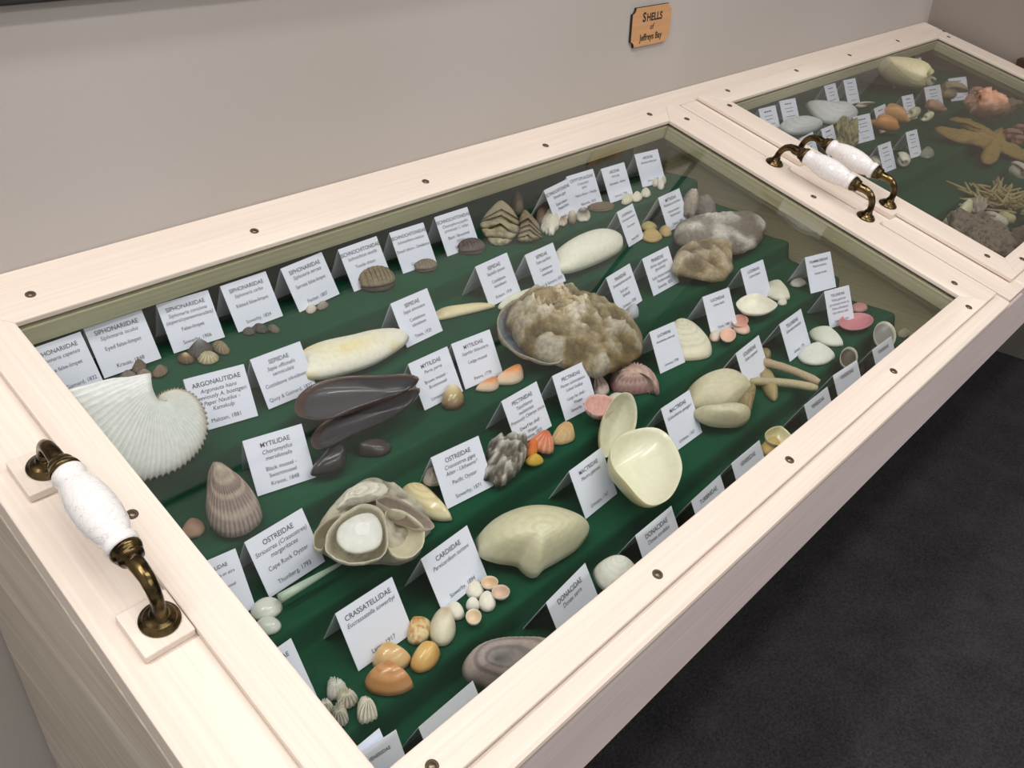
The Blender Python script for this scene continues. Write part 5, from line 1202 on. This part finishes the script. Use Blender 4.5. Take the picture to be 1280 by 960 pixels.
snail('murex_shell', (1228, 143), 50, -8, .78, 2.6, ((186, 138, 112), (202, 160, 138)), mode='N', mat=MATTE, label='chunky orange spiny murex behind the starfish', knobs=6, knobh=.55, ribs=6, spire=.3, nz=.012)
snail('brown_murex', (1260, 139), 28, 10, .8, 3, ((120, 108, 88), (140, 124, 100)), mode='N', mat=MATTE, label='dull brown shell at the right picture edge behind the starfish', knobs=5, knobh=.4, spire=.3, nz=.008)
sfp = [(-0, 0)]
star = [(1168, 159), (1184, 163), (1201, 168), (1223, 174), (1225, 172), (1206, 158), (1188, 149), (1193, 146), (1212, 150), (1228, 160), (1237, 166), (1246, 162), (1252, 160), (1258, 168), (1258, 180), (1272, 187), (1285, 193), (1284, 201), (1268, 197), (1252, 190), (1250, 194), (1247, 201), (1239, 205), (1229, 202), (1226, 194), (1230, 185), (1217, 180), (1201, 178), (1185, 172), (1171, 163)]
shell('starfish', px_out(star, 150), (1241, 177), .017, [(160, 138, 78), (156, 132, 74), (140, 118, 66)], mode='N', dome='ell', rough=.0055, rscale=190, mat=ROUGH, ns=16, label='tan five-armed starfish on the green cloth of the far compartment', cat='starfish')
GJ = 'red-brown round shells by the starfish'
for (c, L, lb) in [((1264, 171), 20, 'red-brown round shell touching the right starfish arm'), ((1274, 178), 18, 'red-brown round shell at the picture edge below the others'), ((1275, 163), 16, 'dark red-brown round shell above the others at the picture edge')]:
    snail('round_red_shell', c, L, -10, .85, 3, ((140, 98, 80), (166, 124, 106)), mode='N', label=lb, group=GJ, spire=.3)
snail('white_snail', (1129, 204), 21, -60, .9, 3, ((236, 232, 220), (226, 220, 204)), mode='T', label='little white snail between the two front cards of the far compartment', spire=.25, ap=(150, 110, 90))
ps('clear_shell', 'clam', (1159, 192), 19, 11, 0, .014, [(120, 136, 124), (150, 156, 142), (120, 130, 118)], mode='T', mat=GLOSSY, label='small greyish see-through shell right of the front cards', cat='shell')
snail('half_hidden_shell', (1094, 207), 22, -60, .8, 3, ((190, 184, 168), (200, 196, 180)), mode='T', label='pale shell half hidden by the far handle', spire=.3)
snail('white_frilled_shell', (1274, 219), 30, -35, .7, 3, ((206, 206, 190), (190, 186, 172)), mode='N', label='white pointed shell at the right picture edge below the starfish', spire=.3)
# corals at the front
GX = 'white coral pieces'
ps('coral_piece', 'rock', (1204, 266), 26, 15, 40, .030, [(206, 206, 170), (214, 212, 180), (196, 194, 160)], mode='N', rough=.003, mat=MATTE, label='cream wedge-shaped coral piece, the top one', group=GX)
ps('coral_piece', 'rock', (1192, 277), 26, 14, 0, .026, [(190, 190, 150), (200, 200, 164), (180, 178, 144)], mode='N', rough=.003, mat=MATTE, label='olive-cream coral piece at the inner edge of the frame', group=GX)
def branchy(c, n_, spreadpx, L, r0, col, mode, label, cat, name, seed, rise=0.4, part='branch'):
    rnd = random.Random(seed); O, n = plane_for(mode, c, 0.006); q = hitplane(c, O, n)
    ct = empty(name, W2B(q)); tag(ct, label, cat)
    for i in range(n_):
        a = rnd.uniform(0, 6.28); el = rnd.uniform(0.1, rise * 2); st = q + np.array([rnd.uniform(-1, 1), rnd.uniform(-1, 1), 0]) * spreadpx
        d = np.array([math.cos(a) * math.cos(el), math.sin(a) * math.cos(el), math.sin(el)]); bend = np.array([rnd.uniform(-1, 1), rnd.uniform(-1, 1), 0]) * 0.35
        pts = [st + (d * t + bend * t * t) * L for t in (0, .25, .5, .75, 1)]
        pts = [np.array([p_[0], p_[1], max(p_[2], -0.31 * (p_[1] - NOS[1]) + LEV[0] + r0)]) for p_ in pts]
        ribtube(part, pts, [r0, r0 * .95, r0 * .9, r0 * .8, r0 * .5], col, MATTE, 8, parent=ct)
branchy((1221, 266), 12, .006, .034, .0055, (168, 158, 150), 'N', 'small greyish branching coral', 'coral', 'branching_coral', 3, .7)
branchy((1256, 254), 95, .055, .060, .0036, (158, 144, 98), 'N', 'tangle of straw-coloured tube worms at the right picture edge', 'worm tubes', 'tube_worm_tangle', 5, .35, 'tube')
def finger(pts, rs, col, label):
    P = []
    for p in pts:
        O, n = plane_for('N', None, rs[0]); P.append(hitplane(p, O, n))
    o = ribtube('coral_finger', P, rs, col, MATTE, 14, noise=.0012); tag(o, label, 'coral', 'coral fingers in the far compartment')
finger([(1232, 269), (1238, 271), (1246, 275), (1255, 279), (1258, 279)], [.010, .014, .014, .012, .006], (186, 182, 164), 'pale grey coral finger lying slanted, the upper one')
finger([(1248, 267), (1254, 270), (1260, 273), (1265, 274), (1267, 274)], [.008, .012, .012, .011, .006], (178, 172, 132), 'yellowish coral finger beside the tube worms')
finger([(1213, 279), (1218, 278), (1225, 276), (1231, 275), (1233, 277)], [.006, .010, .013, .013, .008], (208, 212, 196), 'white coral finger on the left, above the sponge')
finger([(1217, 281), (1226, 287), (1235, 291), (1244, 288), (1250, 284)], [.008, .012, .014, .014, .008], (214, 216, 200), 'bent white coral finger in front of the others')
blob('sponge_rock', (1225, 298), 92, 36, -25, .055, (118, 106, 92), 'brown pitted sponge rock in the front corner of the far compartment', 'rock', mode='N', rough=.25, pits=14, pitcol=(66, 56, 48), nseg=90)
blob('brown_rock', (1274, 298), 34, 22, 20, .030, (96, 84, 70), 'small brown pitted rock at the right picture edge', 'rock', mode='N', rough=.25, pits=12, pitcol=(60, 50, 42))
